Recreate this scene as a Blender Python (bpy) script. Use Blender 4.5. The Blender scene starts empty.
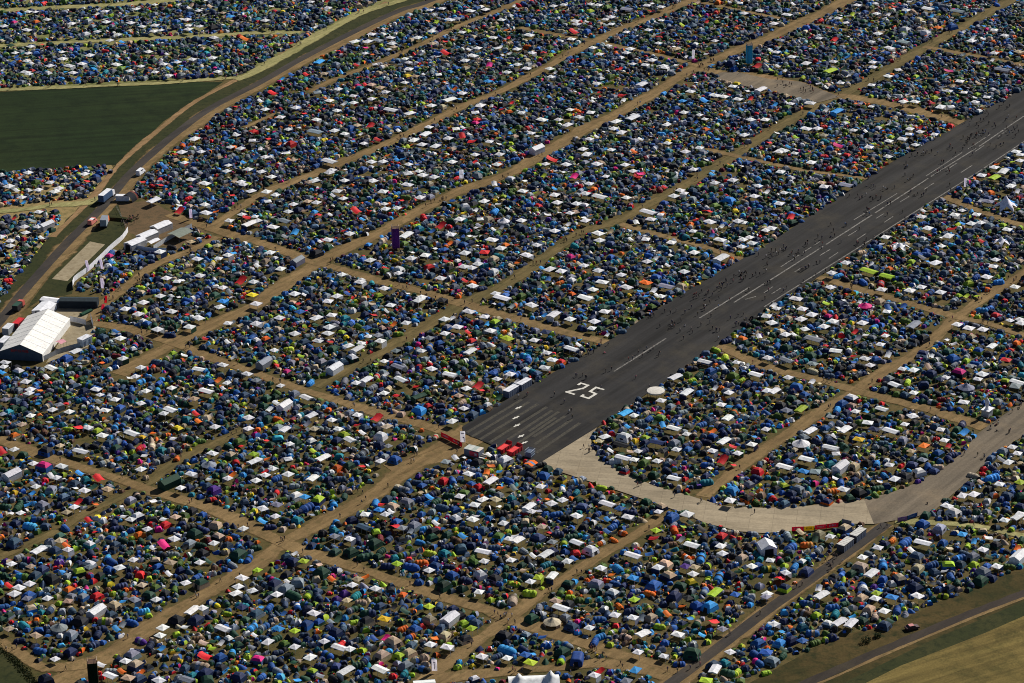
import bpy, math, random
import numpy as np
from math import sin, cos, pi, sqrt, atan2, radians
from mathutils import Vector

random.seed(25)
RNG = np.random.default_rng(25)
scene = bpy.context.scene
COL = bpy.data.collections.new("festival_camp")
scene.collection.children.link(COL)

# ------------------------------------------------------------------ camera and mapping
W, H = 1024, 683
CX, CY, F = 512.0, 341.5, 3028.0
PITCH, ROLL, YAW = radians(24.543), radians(-0.9386), radians(36.634)
RIGHT = np.array([1.0, 0, 0])
FWD = np.array([0, cos(PITCH), -sin(PITCH)])
UPV = np.array([0, sin(PITCH), cos(PITCH)])
CAM = np.array([0.0, 0.0, 1.0])


def ray(px, py):
    dx, dy = px - CX, py - CY
    x = dx * cos(ROLL) + dy * sin(ROLL)
    y = -dx * sin(ROLL) + dy * cos(ROLL)
    d = RIGHT * x - UPV * y + FWD * F
    return d


def P(px, py, z=0.0):
    d = ray(px, py)
    t = (z - CAM[2]) / d[2]
    return CAM + d * t


AX = np.array([sin(YAW), cos(YAW), 0.0])      # along the runway
BX = np.array([cos(YAW), -sin(YAW), 0.0])     # across it
# height from the 9 m long painted runway digit
L1 = np.linalg.norm(P(580.2, 383.2) - P(566.35, 392.4))
HGT = 9.0 / L1
CAM = np.array([0.0, 0.0, HGT])
SHIFT = P(512, 341.5)
CAM = CAM - np.array([SHIFT[0], SHIFT[1], 0.0])


def to_px(pts):
    p = np.asarray(pts, float) - CAM
    X, Y, Z = p @ RIGHT, p @ UPV, p @ FWD
    x, y = F * X / Z, -F * Y / Z
    return CX + x * cos(ROLL) - y * sin(ROLL), CY + x * sin(ROLL) + y * cos(ROLL)


cam_data = bpy.data.cameras.new("camera")
cam = bpy.data.objects.new("camera", cam_data)
scene.collection.objects.link(cam)
cam_data.sensor_width = 36.0
cam_data.lens = F / W * 36.0
cam_data.clip_start, cam_data.clip_end = 1.0, 20000.0
# image x axis and image up axis in world space
rw = RIGHT * cos(ROLL) - UPV * (-sin(ROLL))
uw = RIGHT * (-sin(ROLL)) + UPV * cos(ROLL)
from mathutils import Matrix
cam.matrix_world = Matrix(((rw[0], uw[0], -FWD[0], CAM[0]), (rw[1], uw[1], -FWD[1], CAM[1]),
                           (rw[2], uw[2], -FWD[2], CAM[2]), (0, 0, 0, 1)))
scene.camera = cam

# ------------------------------------------------------------------ light
SUN_EL, SUN_AZ = radians(35.5), radians(46.0)   # azimuth from +X towards +Y
world = bpy.data.worlds.new("World")
scene.world = world
world.use_nodes = True
nt = world.node_tree
nt.nodes.clear()
sky = nt.nodes.new("ShaderNodeTexSky")
sky.sky_type = 'NISHITA'
sky.sun_disc = False
sky.altitude = 600.0
sky.air_density = 0.6
sky.dust_density = 0.6
sky.sun_elevation = SUN_EL
sky.sun_rotation = pi / 2 - SUN_AZ
bg = nt.nodes.new("ShaderNodeBackground")
bg.inputs["Strength"].default_value = 0.05
wo = nt.nodes.new("ShaderNodeOutputWorld")
nt.links.new(sky.outputs[0], bg.inputs[0])
nt.links.new(bg.outputs[0], wo.inputs[0])
sun_data = bpy.data.lights.new("sun", 'SUN')
sun_data.energy = 5.0
sun_data.angle = radians(0.53)
sun_data.color = (1.0, 0.93, 0.82)
sun = bpy.data.objects.new("sun", sun_data)
scene.collection.objects.link(sun)
sd = Vector((cos(SUN_EL) * cos(SUN_AZ), cos(SUN_EL) * sin(SUN_AZ), sin(SUN_EL)))
sun.rotation_euler = sd.to_track_quat('Z', 'Y').to_euler()
vs = scene.view_settings
vs.view_transform = 'Standard'
vs.look = 'None'
vs.exposure = 0.34
vs.gamma = 1.0
scene.cycles.max_bounces = 5
scene.cycles.diffuse_bounces = 2
scene.cycles.use_denoising = True
scene.cycles.pixel_filter_type = 'BLACKMAN_HARRIS'
scene.cycles.filter_width = 1.0

# ------------------------------------------------------------------ materials
MATS = {}


def new_mat(name, rough=0.8, spec=0.3):
    m = bpy.data.materials.new(name)
    m.use_nodes = True
    n = m.node_tree
    b = n.nodes["Principled BSDF"]
    b.inputs["Roughness"].default_value = rough
    b.inputs["Specular IOR Level"].default_value = spec
    MATS[name] = m
    return m, n, b


def N(n, t, **kw):
    x = n.nodes.new(t)
    for k, v in kw.items():
        setattr(x, k, v)
    return x


def noise(n, scale, detail=4.0, rough=0.6, vec=None):
    t = N(n, "ShaderNodeTexNoise")
    t.inputs["Scale"].default_value = scale
    t.inputs["Detail"].default_value = detail
    t.inputs["Roughness"].default_value = rough
    if vec is not None:
        n.links.new(vec, t.inputs["Vector"])
    return t


def ramp(n, src, stops):
    r = N(n, "ShaderNodeValToRGB")
    els = r.color_ramp.elements
    while len(els) < len(stops):
        els.new(0.5)
    for e, (p, c) in zip(els, stops):
        e.position = p
        e.color = (*c, 1) if len(c) == 3 else c
    n.links.new(src, r.inputs[0])
    return r


def mix(n, fac, a, b, mode='MIX'):
    m = N(n, "ShaderNodeMix", data_type='RGBA', blend_type=mode)
    for sock, v in ((m.inputs[0], fac), (m.inputs[6], a), (m.inputs[7], b)):
        if hasattr(v, "is_linked"):
            n.links.new(v, sock)
        elif isinstance(v, (int, float)):
            sock.default_value = v
        else:
            sock.default_value = (*v, 1)
    return m.outputs[2]


def geo_pos(n, angle=0.0, scale=(1, 1, 1)):
    g = N(n, "ShaderNodeNewGeometry")
    mp = N(n, "ShaderNodeMapping")
    mp.vector_type = 'TEXTURE' if angle else 'POINT'
    mp.inputs["Rotation"].default_value = (0, 0, angle)
    if angle:
        mp.inputs["Scale"].default_value = tuple(1.0 / s for s in scale)
    else:
        mp.inputs["Scale"].default_value = scale
    n.links.new(g.outputs["Position"], mp.inputs[0])
    return mp.outputs[0]


GRID_ANGLE = pi / 2 - YAW   # turns local x onto the runway axis


def ground_mat(name, c1, c2, c3, s1=0.02, s2=0.35, s3=2.2, rough=0.95, streak=None):
    m, n, b = new_mat(name, rough, 0.1)
    pos = geo_pos(n)
    a = noise(n, s1, 3, 0.6, pos)
    f = noise(n, s2, 5, 0.7, pos)
    g = noise(n, s3, 3, 0.7, pos)
    base = ramp(n, a.outputs[0], [(0.35, c1), (0.62, c2)]).outputs[0]
    sp = ramp(n, f.outputs[0], [(0.46, (0, 0, 0)), (0.66, (1, 1, 1))]).outputs[0]
    col = mix(n, sp, base, c3)
    gr = ramp(n, g.outputs[0], [(0.25, (0.62,) * 3), (0.75, (1.3,) * 3)]).outputs[0]
    col = mix(n, 0.8, col, gr, 'MULTIPLY')
    if streak:
        ang, sc, amount = streak
        w = noise(n, 1.0, 4, 0.6, geo_pos(n, ang, sc))
        r = ramp(n, w.outputs[0], [(0.3, (0.6,) * 3), (0.7, (1.35,) * 3)]).outputs[0]
        col = mix(n, amount, col, r, 'MULTIPLY')
    n.links.new(col, b.inputs["Base Color"])
    return m


ground_mat("dry_camp_grass", (0.074, 0.062, 0.022), (0.12, 0.086, 0.034), (0.042, 0.046, 0.014))
ground_mat("pale_meadow", (0.16, 0.165, 0.06), (0.205, 0.195, 0.08), (0.10, 0.11, 0.036))
ground_mat("straw_meadow", (0.24, 0.178, 0.075), (0.29, 0.215, 0.1), (0.15, 0.125, 0.05))
ground_mat("crop_field", (0.010, 0.022, 0.006), (0.0155, 0.027, 0.0075), (0.007, 0.0155, 0.0045), 0.01, 0.1, 1.5, streak=(radians(8), (0.006, 0.3, 1), 0.9))
ground_mat("verge_grass", (0.026, 0.033, 0.011), (0.042, 0.043, 0.015), (0.016, 0.022, 0.008), 0.05, 0.4, 2.0)
ground_mat("hay_field", (0.105, 0.082, 0.025), (0.16, 0.12, 0.039), (0.062, 0.054, 0.017), 0.012, 0.08, 1.6, streak=(radians(28), (0.02, 0.4, 1), 1.0))
ground_mat("rough_meadow", (0.04, 0.035, 0.011), (0.08, 0.056, 0.02), (0.022, 0.026, 0.008), 0.03, 0.2, 1.4, streak=(radians(24), (0.03, 0.3, 1), 0.4))
ground_mat("bare_earth", (0.10, 0.066, 0.036), (0.14, 0.092, 0.048), (0.07, 0.055, 0.03))
ground_mat("trodden_yard", (0.26, 0.22, 0.15), (0.33, 0.28, 0.19), (0.2, 0.16, 0.1), 0.06, 0.5, 2.0)


def asphalt_mat(name, dark, light, dust, s=0.02, amount=0.6):
    m, n, b = new_mat(name, 0.9, 0.15)
    pos = geo_pos(n)
    a = noise(n, s, 5, 0.65, pos)
    st = noise(n, 1.0, 5, 0.6, geo_pos(n, GRID_ANGLE, (0.012, 0.3, 1)))
    f = noise(n, 1.7, 3, 0.7, pos)
    c = ramp(n, a.outputs[0], [(0.35, dark), (0.7, light)]).outputs[0]
    r = ramp(n, st.outputs[0], [(0.32, (0.5,) * 3), (0.68, (1.55,) * 3)]).outputs[0]
    c = mix(n, amount, c, r, 'MULTIPLY')
    d = ramp(n, noise(n, 0.045, 6, 0.7, pos).outputs[0], [(0.5, (0, 0, 0)), (0.72, (0.8,) * 3)]).outputs[0]
    c = mix(n, d, c, dust)
    r2 = ramp(n, f.outputs[0], [(0.3, (0.75,) * 3), (0.7, (1.2,) * 3)]).outputs[0]
    c = mix(n, 0.8, c, r2, 'MULTIPLY')
    n.links.new(c, b.inputs["Base Color"])
    return m


asphalt_mat("runway_asphalt", (0.0155, 0.0155, 0.0168), (0.023, 0.0225, 0.023), (0.046, 0.04, 0.03), 0.02, 1.0)
asphalt_mat("apron_asphalt", (0.105, 0.088, 0.067), (0.16, 0.13, 0.094), (0.215, 0.165, 0.108))
asphalt_mat("road_asphalt", (0.03, 0.027, 0.026), (0.05, 0.043, 0.038), (0.075, 0.056, 0.036))
asphalt_mat("gravel_track", (0.024, 0.019, 0.016), (0.044, 0.034, 0.028), (0.05, 0.04, 0.025))


def concrete_mat():
    m, n, b = new_mat("concrete_slabs", 0.9, 0.15)
    br = N(n, "ShaderNodeTexBrick")
    br.offset = 0.0
    br.inputs["Scale"].default_value = 1.0
    br.inputs["Brick Width"].default_value = 7.5
    br.inputs["Row Height"].default_value = 3.75
    br.inputs["Mortar Size"].default_value = 0.06
    br.inputs["Color1"].default_value = (0.295, 0.245, 0.17, 1)
    br.inputs["Color2"].default_value = (0.32, 0.267, 0.188, 1)
    br.inputs["Mortar"].default_value = (0.2, 0.165, 0.115, 1)
    n.links.new(geo_pos(n, radians(-9)), br.inputs["Vector"])
    pos = geo_pos(n)
    d = ramp(n, noise(n, 0.06, 6, 0.7, pos).outputs[0], [(0.3, (0.7,) * 3), (0.7, (1.2,) * 3)]).outputs[0]
    c = mix(n, 0.9, br.outputs[0], d, 'MULTIPLY')
    d2 = ramp(n, noise(n, 1.2, 4, 0.7, pos).outputs[0], [(0.3, (0.8,) * 3), (0.7, (1.15,) * 3)]).outputs[0]
    c = mix(n, 0.8, c, d2, 'MULTIPLY')
    st = noise(n, 1.0, 6, 0.7, geo_pos(n, radians(-12), (0.03, 0.35, 1)))
    c = mix(n, 0.7, c, ramp(n, st.outputs[0], [(0.32, (0.68,) * 3), (0.66, (1.2,) * 3)]).outputs[0], 'MULTIPLY')
    soil = ramp(n, noise(n, 0.035, 6, 0.7, pos).outputs[0], [(0.52, (0, 0, 0)), (0.7, (0.75,) * 3)]).outputs[0]
    c = mix(n, soil, c, (0.17, 0.125, 0.075))
    n.links.new(c, b.inputs["Base Color"])


concrete_mat()


def dirt_mat(name, c1, c2, grass):
    """trodden earth whose ragged border gives way to grass (attribute edge: 0 at the border, 1 inside)"""
    m, n, b = new_mat(name, 0.95, 0.1)
    pos = geo_pos(n)
    at = N(n, "ShaderNodeAttribute", attribute_name="edge")
    nz = noise(n, 0.22, 5, 0.7, pos)
    ad = N(n, "ShaderNodeMath", operation='ADD')
    n.links.new(at.outputs["Fac"], ad.inputs[0])
    n.links.new(nz.outputs[0], ad.inputs[1])
    k = ramp(n, ad.outputs[0], [(0.62, (0, 0, 0)), (0.9, (1, 1, 1))]).outputs[0]
    a = noise(n, 0.05, 4, 0.65, pos)
    c = ramp(n, a.outputs[0], [(0.35, c1), (0.65, c2)]).outputs[0]
    st = noise(n, 1.0, 5, 0.65, geo_pos(n, GRID_ANGLE, (0.08, 0.5, 1)))
    c = mix(n, 0.85, c, ramp(n, st.outputs[0], [(0.3, (0.62,) * 3), (0.7, (1.32,) * 3)]).outputs[0], 'MULTIPLY')
    tuft = ramp(n, noise(n, 0.35, 5, 0.7, pos).outputs[0], [(0.52, (0, 0, 0)), (0.68, (0.75,) * 3)]).outputs[0]
    c = mix(n, tuft, c, grass)
    f = noise(n, 2.0, 3, 0.7, pos)
    c = mix(n, 0.8, c, ramp(n, f.outputs[0], [(0.3, (0.75,) * 3), (0.7, (1.22,) * 3)]).outputs[0], 'MULTIPLY')
    n.links.new(c, b.inputs["Base Color"])
    n.links.new(k, b.inputs["Alpha"])


dirt_mat("path_earth", (0.155, 0.104, 0.047), (0.215, 0.146, 0.069), (0.085, 0.07, 0.026))
dirt_mat("path_grass", (0.23, 0.22, 0.09), (0.29, 0.265, 0.12), (0.14, 0.145, 0.05))
dirt_mat("path_olive", (0.095, 0.078, 0.031), (0.15, 0.11, 0.047), (0.06, 0.055, 0.02))
dirt_mat("path_sand", (0.2, 0.125, 0.06), (0.26, 0.165, 0.085), (0.12, 0.1, 0.04))


def colour_mat(name, source, rough, spec, translucent=0.0, grime=0.25, scale=1.6):
    m, n, b = new_mat(name, rough, spec)
    if source == 'object':
        src = N(n, "ShaderNodeObjectInfo").outputs["Color"]
    else:
        src = N(n, "ShaderNodeAttribute", attribute_name="tint").outputs["Color"]
    nz = noise(n, scale, 3, 0.6, geo_pos(n))
    r = ramp(n, nz.outputs[0], [(0.3, (1 - grime,) * 3), (0.7, (1 + grime * 0.5,) * 3)]).outputs[0]
    c = mix(n, 1.0, src, r, 'MULTIPLY')
    n.links.new(c, b.inputs["Base Color"])
    if translucent:
        tr = N(n, "ShaderNodeBsdfTranslucent")
        n.links.new(c, tr.inputs[0])
        ms = N(n, "ShaderNodeMixShader")
        ms.inputs[0].default_value = translucent
        n.links.new(b.outputs[0], ms.inputs[1])
        n.links.new(tr.outputs[0], ms.inputs[2])
        n.links.new(ms.outputs[0], n.nodes["Material Output"].inputs[0])
    return m


colour_mat("tent_fabric", 'object', 0.65, 0.15, 0.12)
colour_mat("tent_fabric_mass", 'tint', 0.65, 0.15, 0.12)
colour_mat("painted", 'object', 0.55, 0.4, 0, 0.2, 0.8)
colour_mat("cloth", 'object', 0.85, 0.1, 0, 0.2, 1.0)
colour_mat("banner_cloth", 'object', 0.85, 0.1, 0.7, 0.1, 1.0)
colour_mat("leafage", 'tint', 0.8, 0.2, 0.2, 0.3)


def marking_mat():
    m, n, b = new_mat("worn_white_paint", 0.8, 0.2)
    pos = geo_pos(n)
    w = ramp(n, noise(n, 1.1, 6, 0.75, pos).outputs[0], [(0.4, (0.05, 0.049, 0.047)), (0.64, (0.25, 0.24, 0.225))]).outputs[0]
    n.links.new(w, b.inputs["Base Color"])
    m, n, b = new_mat("white_digit_paint", 0.8, 0.2)
    w = ramp(n, noise(n, 1.1, 6, 0.75, geo_pos(n)).outputs[0], [(0.34, (0.2, 0.195, 0.18)), (0.5, (0.6, 0.59, 0.54))]).outputs[0]
    n.links.new(w, b.inputs["Base Color"])
    m, n, b = new_mat("faded_stripe_paint", 0.9, 0.15)
    pos = geo_pos(n)
    w = ramp(n, noise(n, 1.3, 6, 0.75, pos).outputs[0], [(0.34, (0.026, 0.0255, 0.0245)), (0.7, (0.085, 0.078, 0.06))]).outputs[0]
    n.links.new(w, b.inputs["Base Color"])


marking_mat()

PAL = {  # colour words and real-world base colours
    'w': ("white", (0.72, 0.74, 0.80)), 'l': ("lime green", (0.36, 0.52, 0.035)), 'r': ("red", (0.62, 0.022, 0.03)),
    'o': ("orange", (0.80, 0.16, 0.02)), 'y': ("yellow", (0.78, 0.56, 0.03)), 'u': ("royal blue", (0.022, 0.10, 0.36)),
    'c': ("sky blue", (0.04, 0.30, 0.76)), 'n': ("navy", (0.014, 0.027, 0.088)), 'k': ("charcoal", (0.016, 0.018, 0.025)),
    'e': ("grey", (0.22, 0.25, 0.31)), 'i': ("beige", (0.46, 0.36, 0.26)), 'p': ("magenta", (0.66, 0.02, 0.22)),
    'm': ("dark green", (0.017, 0.062, 0.04)), 'v': ("violet", (0.085, 0.03, 0.24)), 't': ("teal", (0.015, 0.20, 0.27)),
    's': ("slate blue", (0.042, 0.08, 0.145)), 'g': ("moss green", (0.085, 0.15, 0.03)), 'b': ("brown", (0.11, 0.06, 0.035)),
    'a': ("maroon", (0.16, 0.02, 0.03)),
}

# ------------------------------------------------------------------ mesh helpers
def mesh_from(name, verts, faces, smooth=False):
    me = bpy.data.meshes.new(name)
    me.from_pydata([tuple(map(float, v)) for v in verts], [], [tuple(int(i) for i in f) for f in faces])
    if smooth:
        me.polygons.foreach_set("use_smooth", [True] * len(me.polygons))
    me.update()
    return me


def tag(o, label=None, cat=None, group=None, kind=None):
    for k, v in (("label", label), ("category", cat), ("group", group), ("kind", kind)):
        if v:
            o[k] = v
    return o


def link(o):
    COL.objects.link(o)
    return o


def empty(name, loc, rz=0.0, scale=(1, 1, 1)):
    o = link(bpy.data.objects.new(name, None))
    o.empty_display_size = 0.5
    o.location = tuple(float(v) for v in loc)
    o.rotation_euler = (0, 0, rz)
    o.scale = scale
    return o


def rgb(c):
    if isinstance(c, str):
        return (*PAL[c][1], 1.0)
    return (*c[:3], 1.0)


class MB:
    """collects boxes, prisms, bars and sheets into one mesh"""

    def __init__(self):
        self.v, self.f = [], []

    def add(self, verts, faces):
        k = len(self.v)
        self.v += [tuple(map(float, p)) for p in verts]
        self.f += [tuple(i + k for i in f) for f in faces]
        return self

    def box(self, x0, x1, y0, y1, z0, z1):
        return self.add([(x0, y0, z0), (x1, y0, z0), (x1, y1, z0), (x0, y1, z0), (x0, y0, z1), (x1, y0, z1), (x1, y1, z1), (x0, y1, z1)],
                        [(0, 3, 2, 1), (4, 5, 6, 7), (0, 1, 5, 4), (1, 2, 6, 5), (2, 3, 7, 6), (3, 0, 4, 7)])

    def bar(self, a, b, r=0.04, n=5):
        a, b = np.array(a, float), np.array(b, float)
        d = b - a
        d /= np.linalg.norm(d)
        u = np.cross(d, (0, 0, 1) if abs(d[2]) < 0.9 else (1, 0, 0))
        u /= np.linalg.norm(u)
        w = np.cross(d, u)
        ring = [u * cos(2 * pi * i / n) * r + w * sin(2 * pi * i / n) * r for i in range(n)]
        vs = [a + q for q in ring] + [b + q for q in ring]
        fs = [(i, (i + 1) % n, n + (i + 1) % n, n + i) for i in range(n)] + [tuple(range(n))[::-1], tuple(range(n, 2 * n))]
        return self.add(vs, fs)

    def loft(self, rows, closed=False, cap0=False, cap1=False):
        m = len(rows[0])
        vs = [p for r in rows for p in r]
        fs = []
        for i in range(len(rows) - 1):
            for j in range(m if closed else m - 1):
                a, b = i * m + j, i * m + (j + 1) % m
                fs.append((a, b, b + m, a + m))
        if cap0:
            fs.append(tuple(range(m))[::-1])
        if cap1:
            fs.append(tuple(range((len(rows) - 1) * m, len(rows) * m)))
        return self.add(vs, fs)

    def cyl(self, cx, cy, z0, z1, r0, r1=None, n=16):
        r1 = r0 if r1 is None else r1
        rows = [[(cx + r * cos(2 * pi * i / n), cy + r * sin(2 * pi * i / n), z) for i in range(n)] for z, r in ((z0, r0), (z1, r1))]
        return self.loft(rows, True, True, True)

    def build(self, name, mat, parent=None, col=None, smooth=False):
        o = link(bpy.data.objects.new(name, mesh_from(name, self.v, self.f, smooth)))
        o.data.materials.append(MATS[mat])
        if parent is not None:
            o.parent = parent
        if col is not None:
            o.color = rgb(col)
        return o


# ------------------------------------------------------------------ tent templates: [(part name, verts, faces, colour key)]
def quads(rows, closed):
    m = len(rows[0])
    fs = []
    for i in range(len(rows) - 1):
        for j in range(m if closed else m - 1):
            a, b = i * m + j, i * m + (j + 1) % m
            fs.append((a, b, b + m, a + m))
    return [p for r in rows for p in r], fs


def pick(vs, fs, keep):
    used = sorted({i for k in keep for i in fs[k]})
    ix = {v: i for i, v in enumerate(used)}
    return [vs[i] for i in used], [tuple(ix[i] for i in fs[k]) for k in keep]


def t_dome(var, res):
    """poles run from the corners over the top; the cloth panels between them are taut, creased along the poles"""
    nr, nc = (6, 4) if res else (4, 2)
    R, h = ((1.5, 1.2), (1.42, 1.3), (1.32, 1.1))[var]
    k = 6 if var == 1 else 4
    sx = 1.18 if var == 2 else 1.0
    names = {'main': [], 'second': [], 'third': []}
    verts = []
    for p in range(k):
        a0, a1 = 2 * pi * (p - 0.5) / k, 2 * pi * (p + 0.5) / k
        c0, c1 = np.array([cos(a0), sin(a0)]), np.array([cos(a1), sin(a1)])
        base = len(verts)
        for i in range(nr + 1):
            t = i / nr * pi / 2
            r = R * cos(t) ** 0.72
            z_ = h * sin(t) ** 0.95
            for j in range(nc + 1):
                u = j / nc
                q = c0 * (1 - u) + c1 * u
                sag = 1 - 0.1 * sin(2 * t) * 4 * u * (1 - u)
                out = 1.0
                if p == 0:
                    out += (0.3 if var == 0 else 0.16) * (1 - i / nr) ** 1.5 * 4 * u * (1 - u)
                verts.append((q[0] * r * sag * out * sx, q[1] * r * sag, z_ * (1 - 0.03 * 4 * u * (1 - u))))
        for i in range(nr):
            for j in range(nc):
                a = base + i * (nc + 1) + j
                f = (a, a + 1, a + nc + 2, a + nc + 1)
                key = 'main'
                if p == 0 and i < nr * 0.75:
                    key = 'second'
                elif var == 2 and p in (1, 3) and i < nr * 0.7:
                    key = 'third'
                elif var == 1 and i >= nr * 0.6 and p % 2:
                    key = 'third'
                names[key].append(f)
    out = []
    for nm, key in (("flysheet", 'main'), ("door", 'second'), ("side_panel" if var == 2 else "vent_panel", 'third')):
        if names[key]:
            fs = names[key]
            out.append((nm, *pick(verts, fs, list(range(len(fs)))), key))
    return out


def t_popup(var, res):
    ns, m = (9, 11) if res else (5, 7)
    L, Wd, hh = 1.4, 1.0, 1.15
    rows = []
    for i in range(ns + 1):
        u = i / ns
        x = -L + 2 * L * u
        wid = Wd * max(0.08, (1 - abs(2 * u - 1) ** 2.6)) ** 0.6
        hx = hh * (max(0.04, sin(pi * min(1, 0.02 + u * 0.62))) ** 1.1 if u < .8 else max(.06, (1 - u) / .2) ** .55 * sin(pi * .516) ** 1.1)
        if var == 1:
            hx *= 0.85 + 0.15 * (i % 2)
        row = []
        for j in range(m):
            v = 2 * j / (m - 1) - 1
            row.append((x + 0.1 * hx, -wid * v, hx * (1 - abs(v) ** 1.7)))
        rows.append(row)
    vs, fs = quads(rows, False)
    body, door, band = [], [], []
    for i in range(len(fs)):
        row = i // (m - 1)
        (door if row >= ns - max(1, ns // 4) else band if var and row in (ns // 2, ns // 2 - 1) else body).append(i)
    out = [("flysheet", *pick(vs, fs, body), 'main'), ("door", *pick(vs, fs, door), 'second')]
    if band:
        out.append(("side_panel", *pick(vs, fs, band), 'third'))
    return out


def t_tunnel(var, res):
    m = 11 if res else 7
    L, Wd, hh = 2.1, 1.2, 1.45
    us = [0, 0.1, 0.22, 0.34, 0.46, 0.58, 0.7, 0.82, 0.93, 1.0] if res else [0, 0.12, 0.34, 0.46, 0.58, 0.86, 1.0]
    rows = []
    for u in us:
        k = {0: 0.35, 0.1: 0.78, 0.12: 0.8, 0.93: 0.86, 1.0: 0.55}.get(u, 1.0)
        if u in (0.22, 0.46, 0.7):
            k = 0.9
        lean = -0.1 if u < 0.5 else 0.1
        rows.append([(-L + 2 * L * u, Wd * k * cos(pi * j / (m - 1)), hh * k * sin(pi * j / (m - 1)) ** 0.9) for j in range(m)])
    vs, fs = quads(rows, False)
    fs.append(tuple(range(m))[::-1])
    fs.append(tuple(range((len(us) - 1) * m, len(us) * m)))
    body, porch, door = [], [], [len(fs) - 1]
    for i in range(len(fs) - 1):
        r = i // (m - 1)
        u = us[min(r, len(us) - 1)] if i < len(fs) - 2 else 0
        if i == len(fs) - 2:
            body.append(i)
        elif var == 1 and u >= 0.58:
            porch.append(i)
        elif var == 2 and 0.27 < u < 0.58:
            porch.append(i)
        else:
            body.append(i)
    out = [("flysheet", *pick(vs, fs, body), 'main'), ("door", *pick(vs, fs, door), 'dark')]
    if porch:
        out.append(("porch" if var == 1 else "middle_panel", *pick(vs, fs, porch), 'second'))
    return out


def t_cabin(var, res):
    a, b = 1.75, 1.45
    z1, z2 = (1.15, 1.95) if var == 0 else (0.9, 1.8)
    ra = 0.85 if var == 0 else 0.25
    base = [(-a, -b), (a, -b), (a, b), (-a, b)]
    mid = [(x * 0.86, y * 0.86) for x, y in base]
    wv = [(x, y, 0) for x, y in base] + [(x, y, z1) for x, y in mid]
    wf = [(i, (i + 1) % 4, 4 + (i + 1) % 4, 4 + i) for i in range(4)]
    rv = [(x * 1.03, y * 1.03, z1) for x, y in mid]
    # a bowed roof: a raised mid ring, then the ridge
    rv += [(x * 0.62, y * 0.6, z1 + (z2 - z1) * 0.72) for x, y in mid] + [(-ra * 0.6, 0, z2), (ra * 0.6, 0, z2)]
    rf = [(i, (i + 1) % 4, 4 + (i + 1) % 4, 4 + i) for i in range(4)] + [(4, 5, 9, 8), (6, 7, 8, 9), (5, 6, 9), (7, 4, 8)]
    x0, x1 = a * 1.002 + 0.012, a * 0.872 + 0.012
    dv = [(x0, -0.6, 0.02), (x0, 0.6, 0.02), (x1, 0.5, z1 * 0.93), (x1, -0.5, z1 * 0.93)]
    y0, y1 = -b * 0.955 - 0.01, -b * 0.9 - 0.01
    wn = [(-0.5, y0, z1 * 0.45), (0.5, y0, z1 * 0.45), (0.46, y1, z1 * 0.8), (-0.46, y1, z1 * 0.8)]
    out = [("wall", wv, wf, 'main'), ("roof", rv, rf, 'second'), ("door", dv, [(0, 1, 2, 3)], 'dark')]
    if res:
        out.append(("window", wn, [(0, 1, 2, 3)], 'dark'))
    return out


def legs(pts, h, r=0.035):
    out = []
    for x, y in pts:
        mb = MB()
        mb.box(x - r, x + r, y - r, y + r, 0, h)
        out.append(("leg", mb.v, mb.f, 'metal'))
    return out


def t_gazebo(var, res):
    s, z, top = 1.55, 2.05, 2.5
    c = [(-s, -s), (s, -s), (s, s), (-s, s)]
    mids = [(0, -s), (s, 0), (0, s), (-s, 0)]
    ring = []
    for i in range(4):
        ring += [c[i], mids[i]]
    sag = [0, -0.05] * 4
    vs = [(x, y, z - 0.15) for x, y in ring] + [(x, y, z + d) for (x, y), d in zip(ring, sag)]
    vs += [(x * 0.5, y * 0.5, z + (top - z) * (0.42 if i % 2 == 0 else 0.36)) for i, (x, y) in enumerate(ring)] + [(0, 0, top)]
    fs = []
    for k in (0, 8):
        fs += [(k + i, k + (i + 1) % 8, k + 8 + (i + 1) % 8, k + 8 + i) for i in range(8)]
    fs += [(16 + i, 16 + (i + 1) % 8, 24) for i in range(8)]
    out = [("roof", vs, fs, 'main')]
    if var == 1:
        out.append(("side_panel", [(-s, s, 0.02), (s, s, 0.02), (s, s, z - 0.25), (-s, s, z - 0.25)], [(0, 1, 2, 3)], 'second'))
    if var == 2:
        out.append(("side_panel", [(s, -s, 0.02), (s, s, 0.02), (s, s, z - 0.25), (s, -s, z - 0.25)], [(0, 1, 2, 3)], 'second'))
    e = s - 0.06
    return out + legs([(-e, -e), (e, -e), (e, e), (-e, e)], z)


def t_pavilion(var, res):
    a, b, z, top = 3.0, 1.5, 2.05, 2.45
    n = 6
    xs = [-a + 2 * a * i / n for i in range(n + 1)]
    rows = []
    for i, x in enumerate(xs):
        d = 0.0 if i % 3 == 0 else -0.05
        rows.append([(x, -b, z - 0.15), (x, -b, z), (x, -b * 0.5, z + (top - z) * 0.52 + d), (x, 0, top + d * 0.6), (x, b * 0.5, z + (top - z) * 0.52 + d), (x, b, z), (x, b, z - 0.15)])
    vs, fs = quads(rows, False)
    fs += [(0, 1, 2, 3, 4, 5, 6)[::-1], tuple(n * 7 + q for q in range(7))]
    out = [("roof", vs, fs, 'main')]
    if var:
        out.append(("side_panel", [(-a, b - 0.01, 0.02), (a, b - 0.01, 0.02), (a, b - 0.01, z - 0.25), (-a, b - 0.01, z - 0.25)], [(0, 1, 2, 3)], 'second'))
        out.append(("side_panel", [(-a + 0.01, -b, 0.02), (-a + 0.01, b - 0.02, 0.02), (-a + 0.01, b - 0.02, z - 0.25), (-a + 0.01, -b, z - 0.25)], [(0, 1, 2, 3)], 'second'))
    e, g = a - 0.06, b - 0.06
    return out + legs([(-e, -g), (0, -g), (e, -g), (-e, g), (0, g), (e, g)], z)


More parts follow.
